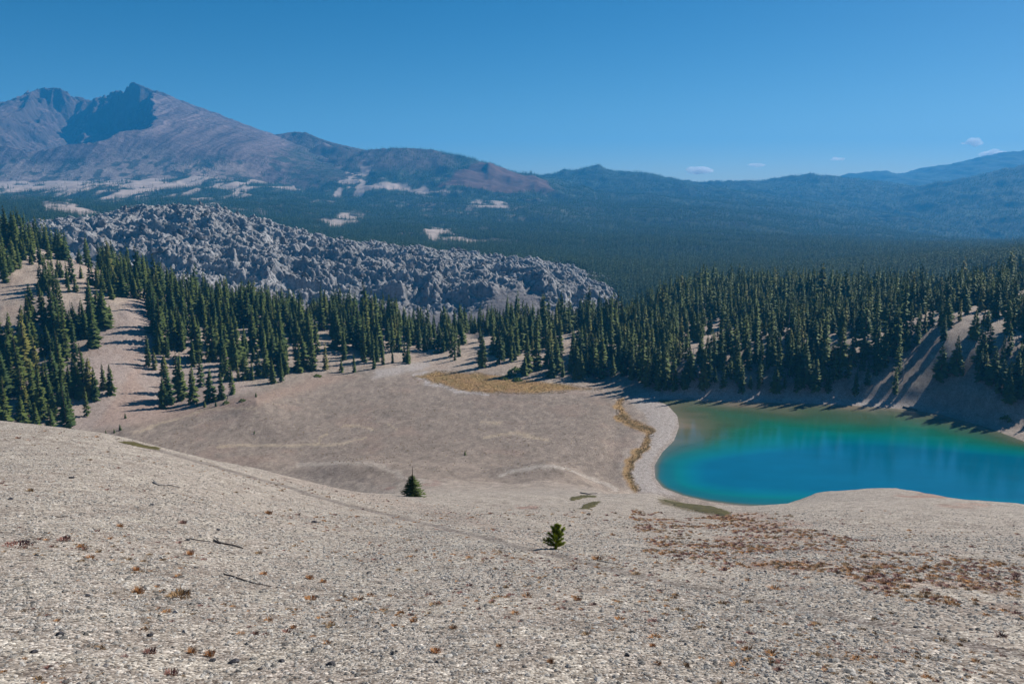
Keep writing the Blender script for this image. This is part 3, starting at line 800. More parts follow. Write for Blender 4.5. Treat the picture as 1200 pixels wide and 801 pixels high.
def rock(seed, sub=1, flat=.7, jag=.35, mat=None, name='stone', size=1.0, sides=None):
    import bmesh
    rd = random.Random(seed)
    bm = bmesh.new(); bmesh.ops.create_icosphere(bm, subdivisions=sub, radius=1)
    planes = [(Vector((rd.gauss(0, 1), rd.gauss(0, 1), rd.gauss(0, 1))).normalized(), rd.uniform(.55, .85)) for _ in range(9)]
    for v in bm.verts:
        for n_, d_ in planes:
            q = v.co.dot(n_)
            if q > d_: v.co -= n_ * (q - d_)
        v.co *= 1 + rd.uniform(-jag, jag) * .3
        v.co.z *= flat; v.co *= size
    me = bpy.data.meshes.new(name); bm.to_mesh(me); bm.free(); me.materials.append(mat)
    return bpy.data.objects.new(name, me)

def tuft_geo(seed, n=46, r=.10, h=.13, lie=.6, wb=1.0):
    rd = random.Random(seed); V_, F_ = [], []
    for i in range(n):
        a = rd.uniform(0, 6.283); q = r * math.sqrt(rd.random()) * .8
        b = Vector((math.cos(a) * q, math.sin(a) * q, -.01))
        out = Vector((math.cos(a + rd.uniform(-.8, .8)), math.sin(a + rd.uniform(-.8, .8)), 0))
        hh = h * rd.uniform(.5, 1.15); ln = lie * rd.uniform(.2, 1) * hh
        m_ = b + out * ln * .45 + Vector((0, 0, hh * .6)); t = b + out * ln + Vector((0, 0, hh))
        s = Vector((-out.y, out.x, 0)) * .0042 * (r / .10) * wb
        k = len(V_)
        V_ += [b - s, b + s, m_ + s * 1.6, m_ - s * 1.6, t]
        F_ += [(k, k + 1, k + 2, k + 3), (k + 3, k + 2, k + 4)]
    return V_, F_
tuft_meshes = []
for i in range(6):
    V_, F_ = tuft_geo(60 + i, 90, .10, .055 + .012 * (i % 3), 1.5)
    for k in range(3):
        o = set_mesh('grass_blades', [tuple(v) for v in V_], F_, [M_tuft[k]], link=False)
        tuft_meshes.append(o)

# ------------------------------------------------------------------ scatter (for masses nobody could count)
def scatter(name, pts, scl, rotz, protos, kind='stuff', tilt=None, order=None):
    c = bpy.data.collections.new(name + '_shapes')
    for p in protos: c.objects.link(p)
    me = bpy.data.meshes.new(name)
    n = len(pts)
    me.vertices.add(n); me.vertices.foreach_set('co', np.asarray(pts, np.float32).ravel())
    a = me.attributes.new('scl', 'FLOAT_VECTOR', 'POINT'); a.data.foreach_set('vector', np.asarray(scl, np.float32).ravel())
    rot = np.zeros((n, 3), np.float32); rot[:, 2] = rotz
    if tilt is not None: rot[:, :2] = tilt
    a = me.attributes.new('rot', 'FLOAT_VECTOR', 'POINT'); a.data.foreach_set('vector', rot.ravel())
    a = me.attributes.new('pid', 'INT', 'POINT'); a.data.foreach_set('value', rng.integers(0, len(protos), n).astype(np.int32))
    o = bpy.data.objects.new(name, me); col.objects.link(o)
    g = bpy.data.node_groups.new(name + '_scatter', 'GeometryNodeTree')
    g.interface.new_socket('Geometry', in_out='INPUT', socket_type='NodeSocketGeometry')
    g.interface.new_socket('Geometry', in_out='OUTPUT', socket_type='NodeSocketGeometry')
    N = g.nodes; L = g.links
    gi = N.new('NodeGroupInput'); go = N.new('NodeGroupOutput')
    ci = N.new('GeometryNodeCollectionInfo'); ci.inputs['Collection'].default_value = c
    ci.inputs['Separate Children'].default_value = True; ci.inputs['Reset Children'].default_value = True
    ip = N.new('GeometryNodeInstanceOnPoints'); ip.inputs['Pick Instance'].default_value = True
    def na(nm, t):
        q = N.new('GeometryNodeInputNamedAttribute'); q.data_type = t; q.inputs['Name'].default_value = nm
        return q.outputs['Attribute']
    e2r = N.new('FunctionNodeEulerToRotation')
    L.new(na('rot', 'FLOAT_VECTOR'), e2r.inputs[0])
    L.new(gi.outputs[0], ip.inputs['Points']); L.new(ci.outputs[0], ip.inputs['Instance'])
    L.new(na('pid', 'INT'), ip.inputs['Instance Index']); L.new(e2r.outputs[0], ip.inputs['Rotation'])
    L.new(na('scl', 'FLOAT_VECTOR'), ip.inputs['Scale']); L.new(ip.outputs[0], go.inputs[0])
    md = o.modifiers.new('scatter', 'NODES'); md.node_group = g
    tag(o, kind=kind)
    return o

# ------------------------------------------------------------------ far forest
def far_forest():
    N = 330000
    th = rng.uniform(R(-37), R(37), N); r = 860 * (7600 / 860.) ** (rng.random(N) ** .92)
    x = r * np.sin(th); y = r * np.cos(th)
    z, pm, cm = hills_fast(x, y)
    u, v = sight(x, y, z)
    den = fbm(x / 130, y / 170, 3, 501)
    keep = (rng.random(N) > pm * 1.05 - .04 * (den > 0)) & (rng.random(N) > cm * 1.0) & (u > -60) & (u < 1260)
    # nothing on the lava flow
    lx = (x > -790) & (x < 205) & (y > 780) & (y < 1320)
    lz, _ = lava_fast(x, y)
    keep &= ~(lx & (lz > z - 1))
    # the open heath on the upper slopes thins out
    heath = (u > 300) & (u < 520) & (v < 200)
    keep &= ~(heath & (rng.random(N) < .55))
    # the mountain's own ground
    mx = (x > -5200) & (x < -700) & (y > 3700)
    mi = np.clip(np.rint((x + 5200) / 4500 * 899).astype(int), 0, 899); mj = np.clip(np.rint((y - 3700) / 3000 * 599).astype(int), 0, 599)
    mz = MZ[mj, mi]
    onm = mx & (mz > z)
    z = np.where(onm, mz, z)
    u2, v2 = sight(x, y, z)
    keep &= ~(onm & ((v2 < 186 - 14 * (u2 > 300)) | (rng.random(N) < .55)))
    spk = sstep(.25, .42, fbm(x / 45, y / 60, 3, 263)) * (u < 700)
    keep &= ~((rng.random(N) < spk * .5))
    x, y, z, r, u = x[keep], y[keep], z[keep], r[keep], u[keep]
    s = rng.uniform(.55, 1.15, len(x)) * (1 + .18 * fbm(x / 80, y / 80, 2, 505))
    s = s * np.where(r > 3500, 1.15, 1.0)
    w = s * rng.uniform(.9, 1.25, len(x)) * (1 + .25 * sstep(2500, 5000, r))
    scatter('far_forest', np.stack([x, y, z - .5], -1), np.stack([w, w, s], -1), rng.uniform(0, 6.28, len(x)), far_protos)
    return len(x)
print('far trees', far_forest())

# ------------------------------------------------------------------ near trees
def near_candidates():
    N = 34000
    th = rng.uniform(R(-40), R(40), N)
    r = np.sqrt(rng.uniform(290 ** 2, 850 ** 2, N))
    x = r * np.sin(th); y = r * np.cos(th)
    z = ground_fast(x, y); u, v = sight(x, y, z)
    f = lambda pts: polydist(u, v, pts) > 0
    n1 = fbm(x / 22, y / 22, 3, 601); n2 = fbm(x / 60, y / 60, 2, 605)
    dens = np.zeros(N)
    # left hillside, thin and clumped; the right-hand woods, dense
    left = f([(-400, 250), (130, 270), (135, 350), (112, 420), (138, 470), (110, 510), (60, 525), (-400, 530)])
    dens[left] = np.clip(.07 + 1.3 * n1[left], 0, .8)
    lowl = f([(-400, 455), (60, 455), (100, 500), (90, 530), (-400, 530)]); dens[lowl] = np.clip(.30 + 1.3 * n1[lowl], .03, .9)
    mid = f([(135, 330), (178, 380), (172, 430), (185, 478), (235, 474), (300, 456), (330, 448), (380, 440), (440, 437), (452, 420), (520, 400), (520, 350), (100, 250)])
    dens[mid] = np.clip(.52 + 1.3 * n1[mid], .02, .95)
    back = (v < 378) & (u > 120); dens[back] = np.clip(.7 + .8 * n1[back], .15, 1)
    gap = f([(480, 375), (520, 385), (520, 402), (500, 425), (470, 432), (455, 420), (462, 405)]); dens[gap] = np.clip(.1 + n1[gap], 0, .4)
    cen = f([(520, 360), (760, 350), (760, 448), (700, 450), (650, 440), (620, 420), (590, 436), (530, 428), (515, 410)]); dens[cen] = np.clip(.46 + 1.2 * n1[cen], .02, .95)
    clr = f([(618, 408), (665, 408), (668, 436), (640, 445), (612, 440), (600, 425)]); dens[clr] = .10
    rgt = f([(750, 345), (1400, 300), (1400, 500), (1195, 478), (1165, 470), (1120, 410), (1098, 395), (1075, 420), (1010, 462), (900, 461), (750, 456)])
    dens[rgt] = np.clip(.52 + 1.3 * n1[rgt] + .3 * n2[rgt], .03, .95)
    dens[rgt & (v > 418) & (u < 1050)] = 1.3
    dens[rgt & (u > 1075) & (v < 412)] *= .45
    slope = f([(1120, 400), (1100, 385), (1030, 440), (1010, 475), (1150, 500), (1175, 470), (1140, 440)]); dens[slope] = .03
    chute = polydist(u, v, [(152, 345), (165, 395), (150, 440), (135, 480), (110, 505)], closed=False) < 17
    dens[chute & (v > 350)] = 0
    strip = polydist(u, v, [(95, 335), (125, 360), (150, 380)], closed=False) < 8; dens[strip] = 0
    for q in ([(178, 345), (215, 372), (250, 395)], [(45, 380), (60, 420)], [(0, 335), (60, 350)], [(62, 330), (110, 318)], [(360, 372), (380, 410)], [(30, 450), (70, 440)]):
        dens[polydist(u, v, q, closed=False) < 5] *= .12
    sdl = polydist(x, y, LAKE); dens[sdl > -6.5] = 0
    dens[(v > 445) & (u > 330) & (u < 740)] = 0
    dens[(u > 235) & (u < 460) & (v > 442 + (330 - u) * .16)] = 0
    dens[y < 255] = 0
    dens = dens * np.where(r < 600, .78, .6)
    dens[(y > 640) & (u < 730)] = 0
    dens[(y > 612) & (u > 420) & (u < 700)] = 0
    keep = rng.random(N) < dens
    x, y, z, u, v = x[keep], y[keep], z[keep], u[keep], v[keep]
    # spacing: no two closer than 3 m
    cell = {}; out = []
    for i in range(len(x)):
        k = (int(x[i] // 3.4), int(y[i] // 3.4)); ok = True
        for a in (-1, 0, 1):
            for b in (-1, 0, 1):
                for j in cell.get((k[0] + a, k[1] + b), ()):
                    if (x[j] - x[i]) ** 2 + (y[j] - y[i]) ** 2 < 3.3 ** 2: ok = False
        if ok: cell.setdefault(k, []).append(i); out.append(i)
    out = np.array(out)
    return x[out], y[out], z[out], u[out], v[out]

tx, ty, tz, tu, tv = near_candidates()
ts = (.55 + .88 * rng.random(len(tx)) ** .8) * (1 + .30 * fbm(tx / 30, ty / 30, 2, 611))
ts[(tu < 130)] *= 1.02
tkind = rng.integers(0, len(KINDS), len(tx)); trot = rng.uniform(0, 6.28, len(tx))
# trees that stand apart in the photograph: sight line of the foot, height in m
EXTRA = [(192, 478, 15, 1), (131, 462, 14.5, 1), (122, 456, 13, 5), (102, 487, 13, 4), (272, 470 - 8, 15, 0), (247, 470, 16, 3), (260, 468, 15, 5), (330, 447, 15, 2), (320, 449, 14, 5), (438, 432, 11.5, 0), (449, 427, 9.5, 5), (460, 425, 10, 2), (474, 424, 12.5, 6), (478, 426, 9, 7),
         (400, 436, 8, 7), (415, 436, 11, 0), (624, 420, 14, 4), (655, 432, 15, 2), (668, 436, 15, 0), (615, 440, 12, 7), (700, 440, 13, 5), (690, 441, 14, 0), (1155, 440, 12, 5), (1170, 442, 8, 2), (1190, 455, 18, 1), (1180, 470, 15, 6), (1150, 420, 13, 0), (1128, 440, 7, 5), (1083, 390, 15, 2), (1105, 398, 14, 5)]
vis = visible(tx, ty, tz + 11)
dist = np.hypot(tx, ty)
rank = np.where(vis & (tu > -8) & (tu < 1208), dist / ts, 1e9)
N_IND = 300 - len(EXTRA)
order = np.argsort(rank)
single = order[:N_IND]; mass = order[N_IND:]
print('near trees', len(tx), 'furthest single', rank[single].max())

def region(u, v):
    if u < 112 and v > 455: return 'in the low stand beyond the near slope, far left', 'pines low at the left'
    if u < 150: return 'on the sandy hillside left of the bare gully', 'pines on the left hillside'
    if u < 300: return 'in the stand between the bare gully and the basin', 'pines right of the gully'
    if u < 455: return 'behind the grey basin, right of the gully stand', 'pines behind the basin'
    if u < 600: return 'behind the yellow meadow at the head of the basin', 'pines behind the meadow'
    if u < 740: return 'on the shadowed knoll between meadow and lake', 'pines on the knoll'
    if u < 900: return 'on the bank above the brown shallow lake end', 'pines above the shallows'
    if u < 1040: return 'on the bank behind the middle of the lake', 'pines behind the lake'
    return 'on the high bank around the bare streaked lake slope', 'pines above the streaked slope'

def place_tree(x, y, z, s, k, rot, label, group=None, name='conifer_tree', w=None):
    c_, t_, h, wrd = tree_meshes[k]
    e = bpy.data.objects.new(name, None); col.objects.link(e)
    e.location = (x, y, z - .25); e.rotation_euler = (0, 0, rot); e.scale = (w or s, w or s, s)
    e.empty_display_size = .5
    tag(e, label, 'tree', group)
    for nm, me in (('crown', c_), ('trunk', t_)):
        o = bpy.data.objects.new(nm, me); col.objects.link(o); o.parent = e
    return e
for i in single:
    k = int(tkind[i]); h = tree_meshes[k][2] * ts[i]
    where, grp = region(tu[i], tv[i])
    size = 'tall' if h > 16.5 else 'small' if h < 11.5 else 'mid-sized'
    wrd = tree_meshes[k][3]
    wrd = {'tall': 'long-crowned', 'squat': 'stocky'}.get(wrd, wrd)
    place_tree(tx[i], ty[i], tz[i], float(ts[i]), k, float(trot[i]), f'{size} {wrd} conifer {where}', f'{size} {wrd} {grp}', w=float(ts[i] * random.uniform(.85, 1.32)))
EXTRA_L = ['bushy dark conifer alone at the foot of the bare gully', 'full dark conifer at the right tip of the left hillside stand', 'leaning conifer just left of the tree ending the left hillside stand',
           'ragged conifer at the lowest right corner of the left stand', 'narrow conifer at the basin edge beside the grey dead snag', 'broad low-branched conifer at the basin edge of the gully stand', 'tapering conifer next to the broad one at the basin edge',
           'slim conifer on the basin rim where the gully stand ends', 'tapering conifer beside the slim one where the gully stand ends', 'first of the lone conifers on the pale flat behind the basin', 'second lone conifer on the pale flat, shorter and wider', 'third lone conifer on the pale flat, thin and light green',
           'tallest lone conifer on the pale flat next to the meadow', 'short dark conifer touching the tallest lone one on the pale flat', 'stunted conifer at the shaded rim behind the basin', 'narrow conifer at the shaded rim beside the stunted one',
           'ragged tall conifer standing left of the sunlit sandy clearing on the knoll', 'slender conifer at the right edge of the sunlit clearing', 'dark conifer right of the slender one by the sunlit clearing', 'squat bushy conifer at the foot of the knoll by the meadow',
           'tapering conifer low on the knoll shadow near the lake shore', 'narrow conifer low on the knoll shadow, left of the tapering one', 'bright conifer on the crest of the bare slope by the lake', 'thin sapling conifer beside the bright one on the bare slope crest',
           'large full conifer at the right edge above the beach', 'long conifer below the large one at the right edge', 'narrow conifer at the top of the bare slope', 'small conifer in the middle of the bare streaked slope', 'slender conifer at the top left corner of the bare slope', 'tapering conifer at the top of the pale chute beside the slope']
for (u, v, h, k), lab in zip(EXTRA, EXTRA_L):
    p = hit(u, v, 255)
    if p: place_tree(p.x, p.y, p.z, h / tree_meshes[k][2], k, random.uniform(0, 6), lab)
mass = mass[(tu[mass] > -120) & (tu[mass] < 1320)]
scatter('forest', np.stack([tx[mass], ty[mass], tz[mass] - .25], -1), np.stack([ts[mass] * rng.uniform(.85, 1.32, len(mass))] * 2 + [ts[mass]], -1), trot[mass], forest_protos)

# saplings and low brush
def sapling(u, v, h, label, k=7, y0=255, name='sapling'):
    p = hit(u, v, y0)
    if p: place_tree(p.x, p.y, p.z + .2, h / tree_meshes[k][2], k, random.uniform(0, 6), label, name=name, w=h / tree_meshes[k][2] * 1.25)
for u, v, h, lab in ((141, 504, 2.8, 'small sapling nearest the gully mouth on bare gravel'), (134, 507, 2.0, 'tiny sapling just left of the one at the gully mouth'), (124, 508, 1.7, 'lowest sapling at the far left of the three in the gully mouth'), (147, 490, 2.6, 'sapling above the trio in the gully mouth'),
                  (298, 508, 1.6, 'lone dark sapling on the left of the basin floor'), (545, 533, 2.0, 'lone dark sapling in the middle of the basin floor'), (231, 476, 3.0, 'small green sapling at the stand edge by the basin'), (240, 477, 3.2, 'rounded bright sapling at the stand edge by the basin'), (253, 476, 2.6, 'third low sapling along the stand edge by the basin'), (300, 465, 2.4, 'sapling on the basin rim right of the dead snag'),
                  (222, 474, 3.2, 'dark little conifer before the gully stand')):
    sapling(u, v, h, lab)

# dead standing trunks
def snag(u, v, h, lean, label, seed):
    p = hit(u, v, 255)
    if not p: return
    rd = random.Random(seed)
    e = bpy.data.objects.new('dead_tree', None); col.objects.link(e); e.location = (p.x, p.y, p.z - .2); tag(e, label, 'dead tree', None)
    vs, fs = tube([(Vector((lean * t * h, 0, h * t)), .24 * (1 - t) + .05) for t in (0, .3, .6, .85, 1)], 7)
    set_mesh('trunk', [tuple(v) for v in vs], fs, [M_dead], True, parent=e)
    VV, FF = [], []
    for k in range(12):
        t = rd.uniform(.3, .95); a = rd.uniform(0, 6.28); L = rd.uniform(.6, 1.8) * (1.2 - t)
        b = Vector((lean * t * h, 0, h * t)); q = b + Vector((math.cos(a) * L, math.sin(a) * L, -.2 * L))
        v_, f_ = tube_dir([(b, .06), (q, .02)], 4); n = len(VV); VV += v_; FF += [tuple(i + n for i in w) for w in f_]
    set_mesh('dead_branches', [tuple(v) for v in VV], FF, [M_dead], parent=e)
for i, (u, v, h, ln, lab) in enumerate(((265, 471, 11, .35, 'leaning pale dead snag at the basin edge of the gully stand'), (106, 445, 11, .05, 'bare grey snag in the left hillside stand'), (630, 430, 9, .02, 'thin dead trunk left of the sunlit clearing'), (643, 434, 7, -.04, 'short dead trunk inside the sunlit clearing'),
                                     (795, 425, 12, .03, 'grey snag on the wooded bank above the shallows'), (1058, 445, 9, .02, 'thin snag standing at the left of the bare slope'), (1168, 438, 11, .0, 'tall pale snag on the crest of the bare slope'), (355, 430, 11, .04, 'grey snag in the woods behind the basin'), (84, 370, 10, -.05, 'pale snag high on the left hillside'))):
    snag(u, v, h, ln, lab, i)

for j_, i_ in enumerate(order[300:2200:120]):
    if not (0 < tu[i_] < 1200): continue
    where, grp = region(tu[i_], tv[i_])
    snag(tu[i_], tv[i_], 9 + (j_ % 4) * 1.6, (-.05, .04, .0, .09)[j_ % 4], 'weathered grey snag ' + where, 50 + j_)
    o_ = [o for o in scene.objects if o.name.startswith('dead_tree')][-1]; o_['group'] = 'grey snags ' + where

# brush at the knoll foot
def brush(u, v, r, h, label, mat=M_needle, name='shrub', y0=255, n=70, seed=0):
    p = hit(u, v, y0)
    if not p: return
    rd = random.Random(seed + int(u)); V_, F_ = [], []
    for i in range(n):
        a = rd.uniform(0, 6.28); q = math.sqrt(rd.random()) * r; zz = h * (1 - (q / r) ** 2) * rd.uniform(.3, 1)
        c = Vector((math.cos(a) * q, math.sin(a) * q, zz)); s = r * rd.uniform(.18, .34)
        d = Vector((rd.gauss(0, 1), rd.gauss(0, 1), rd.gauss(0, .6))).normalized(); e1 = d.orthogonal().normalized(); e2 = d.cross(e1)
        k = len(V_)
        V_ += [c + e1 * s, c + e2 * s * .6, c - e1 * s, c - e2 * s * .6]; F_.append((k, k + 1, k + 2, k + 3))
    o = set_mesh(name, [tuple(v) for v in V_], F_, [mat]); o.location = p; tag(o, label, 'shrub')
for i, (u, v, r, h, lab) in enumerate(((590, 444, 2.6, 1.8, 'leftmost green shrub at the knoll foot above the meadow'), (598, 441, 3.4, 2.4, 'wide green shrub on the knoll foot above the meadow'), (606, 446, 2.8, 1.8, 'low shrub touching the meadow at the knoll foot'), (604, 435, 3.6, 2.6, 'upper shrub on the knoll, pale green'),
                                    (616, 432, 3.8, 2.6, 'large shrub below the ragged tall conifer on the knoll'), (500, 408, 3.0, 1.6, 'low shrub on the pale rise left of the knoll'), (512, 413, 2.6, 1.5, 'second low shrub on the pale rise left of the knoll'), (1178, 492, 2.4, 2.6, 'dark rounded shrub at the right end of the beach'),
                                    (265, 473, 1.6, 1.6, 'rounded shrub under the leaning snag'), (284, 470, 1.6, 1.2, 'low shrub right of the leaning snag'), (372, 441, 2.2, 1.2, 'dark shrub at the shaded rim behind the basin'))):
    brush(u, v, r, h, lab, seed=i)

# ------------------------------------------------------------------ lone trees on the near slope
def fir():
    p = hit(484, 581.5, 60)
    hh = 38.0 / FPX * p.y * 1.02
    e = bpy.data.objects.new('young_fir', None); col.objects.link(e); e.location = (p.x, p.y, p.z - .05); e.rotation_euler = (0, 0, .6)
    tag(e, 'solitary young fir with a long bare leader on the gravel slope', 'tree')
    rd = random.Random(5); V_, F_ = [], []
    for w in range(34):
        t = (w / 34) ** .95 * .69
        for k in range(11):
            L = hh * .40 * (1 - t / .76) ** .8 * rd.uniform(.6, 1.15) + .06
            az = rd.uniform(0, 6.283); el = R(-12 + 50 * t + rd.uniform(-12, 12))
            d = Vector((math.cos(az), math.sin(az), 0)); s = Vector((-d.y, d.x, 0))
            p0 = Vector((0, 0, hh * (t + .02 + rd.uniform(-.01, .01))))
            for q in range(3):
                f0 = q / 3.; wd = L * .16 * (1.3 - f0)
                a = p0 + d * L * f0 * math.cos(el) + Vector((0, 0, L * f0 * math.sin(el)))
                b = p0 + d * L * (f0 + .42) * math.cos(el) + Vector((0, 0, L * (f0 + .42) * math.sin(el)))
                m_ = (a + b) / 2; n = len(V_); dz = Vector((0, 0, -.07 * L))
                V_ += [a, m_ + s * wd + dz, b, m_ - s * wd + dz, m_ + dz * 1.6]
                F_ += [(n, n + 1, n + 2), (n, n + 2, n + 3), (n, n + 4, n + 2)]
    set_mesh('crown', [tuple(v) for v in V_], F_, [M_needle_fir], parent=e)
    soften([o for o in e.children][0], .6)
    vs, fs = tube([(Vector((0, 0, hh * t)), .07 * (1 - t) + .035) for t in (-.02, .2, .5, .8, 1.0)], 7)
    set_mesh('trunk', [tuple(v) for v in vs], fs, [M_bark], True, parent=e)
fir()
def pine():
    p = hit(652, 643, 12)
    hh = 34.0 / FPX * p.y * 1.05
    e = bpy.data.objects.new('young_pine', None); col.objects.link(e); e.location = (p.x, p.y, p.z - .02); e.rotation_euler = (0, 0, 1.0)
    tag(e, 'bushy bright green young pine alone beside the foot trail', 'tree')
    rd = random.Random(9); V_, F_ = [], []; B, BF = [], []
    for i in range(100):
        t = rd.uniform(.04, .96); az = rd.uniform(0, 6.283)
        L = hh * (.12 + .42 * (1 - t) ** .8 * min(1, .45 + t * 2.5)) * rd.uniform(.35, 1.35)
        d = Vector((math.cos(az), math.sin(az), 0)); el = R(18 + 62 * t)
        p0 = Vector((0, 0, hh * t * .82)); tip = p0 + d * L * math.cos(el) + Vector((0, 0, L * math.sin(el)))
        v_, f_ = tube_dir([(p0, .012 * hh), (tip, .004 * hh)], 4); n = len(B); B += v_; BF += [tuple(j + n for j in w) for w in f_]
        for c in range(4):
            cc = p0.lerp(tip, .45 + .18 * c)
            for q in range(54):
                nd_ = Vector((rd.gauss(0, 1), rd.gauss(0, 1), rd.gauss(.4, .8))).normalized()
                a = cc; b = cc + nd_ * hh * rd.uniform(.05, .085); s = nd_.orthogonal().normalized() * hh * .0065
                n = len(V_); V_ += [a - s, a + s, b]; F_.append((n, n + 1, n + 2))
    set_mesh('crown', [tuple(v) for v in V_], F_, [M_needle_young], parent=e)
    soften([o for o in e.children][0], .5)
    tv_, tf_ = tube([(Vector((0, 0, hh * t)), .035 * hh * (1 - t) + .005) for t in (-.02, .3, .6, .85)], 7)
    n = len(B); B += tv_; BF += [tuple(j + n for j in w) for w in tf_]
    set_mesh('trunk', [tuple(v) for v in B], BF, [M_bark], parent=e)
pine()

# ------------------------------------------------------------------ foreground: gravel, tufts, stones, sticks
def gravel():
    N = 210000
    th = rng.uniform(R(-38), R(38), N); r = 7.5 * (130 / 7.5) ** (rng.random(N) ** 1.0)
    x = r * np.sin(th); y = r * np.cos(th); z = ground_fast(x, y)
    u, v = sight(x, y, z)
    k = rng.random(N) < sstep(135, 25, r) * (.35 + .65 * sstep(-.3, .4, fbm(x / 5, y / 5, 3, 711)))
    k &= ~((polydist(u, v, TRAIL, closed=False) < 3.2) & (rng.random(N) < .93))
    x, y, z, r = x[k], y[k], z[k], r[k]; N = len(x)
    s = rng.lognormal(math.log(.0135), .55, N) * (.75 + r / 24)
    s = np.minimum(s, .08)
    protos = [rock(100 + i, 1, .65, .5, M_pebble, 'pebble') for i in range(5)]
    scatter('gravel', np.stack([x, y, z + s * .1], -1), np.stack([s * rng.uniform(.8, 1.4, N), s, s * rng.uniform(.6, 1.1, N)], -1), rng.uniform(0, 6.28, N), protos)
gravel()

def ground_cover():
    X, Y, S = [], [], []
    # rusty belt on the right of the slope
    poly_w = RUST
    n = 0
    tries = 24000
    u = rng.uniform(730, 1230, tries); v = rng.uniform(598, 730, tries)
    # sample on the ground instead of on the sight lines
    th = rng.uniform(R(5), R(36), tries); r = rng.uniform(17, 100, tries) ** 1.0
    x = r * np.sin(th); y = r * np.cos(th); z = ground_fast(x, y)
    uu, vv = sight(x, y, z)
    m = (polydist(uu, vv, RUST) + fbm(x / 5, y / 5, 2, 703) * 14 > 0) & (fbm(x / 3.5, y / 3.5, 3, 701) * .7 + rng.uniform(-.5, .5, tries) > .27)
    x, y, z = x[m], y[m], z[m]
    s1 = rng.uniform(.6, 1.5, len(x)) * (1 + sstep(30, 80, y) * .5)
    # sparse tufts everywhere
    N = 11000
    th = rng.uniform(R(-38), R(38), N); r = 8.5 * (90 / 8.5) ** rng.random(N)
    x2 = r * np.sin(th); y2 = r * np.cos(th)
    k = (fbm(x2 / 6, y2 / 6, 3, 705) + rng.uniform(-.4, .4, N)) > .15
    x2, y2 = x2[k], y2[k]; z2 = ground_fast(x2, y2)
    s2 = rng.lognormal(math.log(.30), .5, len(x2)) * (1 + y2 / 50)
    X = np.concatenate([x, x2]); Y = np.concatenate([y, y2]); Z = np.concatenate([z, z2]); S = np.minimum(np.concatenate([s1, s2]), 2.0); S = np.minimum(S, .5 + Y / 22)
    Y2 = np.stack([S, S, S * rng.uniform(.45, .9, len(S))], -1)
    print('tufts', len(X))
    scatter('ground_cover', np.stack([X, Y, Z], -1), Y2, rng.uniform(0, 6.28, len(X)), tuft_meshes)
ground_cover()

def sedge():
    N = 170000
    x = rng.uniform(-140, 120, N); y = rng.uniform(238, 462, N); z = ground_fast(x, y); u, v = sight(x, y, z)
    n = fbm(x / 4, y / 6, 3, 751) * 7
    meadow = polydist(u, v, [(484, 441), (510, 435), (560, 436), (590, 441), (650, 449), (705, 456), (640, 460), (580, 461), (545, 458), (515, 451)]) + n * .35 > -1
    strip = polydist(u, v, [(728, 470), (726, 488), (745, 497), (762, 505), (757, 522), (740, 540), (738, 556), (746, 572)], closed=False) < 4.5 + n * .5
    thin = (polydist(u, v, [(120, 500), (300, 462), (500, 446), (730, 475), (728, 545), (600, 560), (400, 545), (200, 530)]) > 0) & (rng.random(N) < .02 + .05 * (fbm(x / 12, y / 12, 3, 755) > .12))
    k = ((meadow & (rng.random(N) < .75)) | strip | thin) & (polydist(x, y, LAKE) < -3)
    x, y, z = x[k], y[k], z[k]; big = (meadow | strip)[k]
    s = rng.uniform(1.0, 2.2, len(x)) * np.where(big, 1, .9)
    print('sedge', len(x))
    scatter('dry_grass', np.stack([x, y, z], -1), np.stack([s, s, s * rng.uniform(.5, 1.1, len(s))], -1), rng.uniform(0, 6.28, len(s)), sedge_meshes)
M_sedge = [speckle_material('sedge_gold', (.34, .22, .08), (.54, .37, .15), 4.0, .9, .3, 0), speckle_material('sedge_brown', (.22, .15, .07), (.36, .25, .12), 4.0, .9, .3, 0), speckle_material('sedge_green', (.10, .10, .03), (.22, .19, .07), 4.0, .9, .3, 0)]
sedge_meshes = []
for i in range(6):
    V_, F_ = tuft_geo(90 + i, 40, .10, .10, .8, 1.8)
    sedge_meshes.append(set_mesh('sedge_blades', [tuple(v) for v in V_], F_, [M_sedge[(0, 0, 0, 1, 1, 2)[i]]], link=False))
sedge()

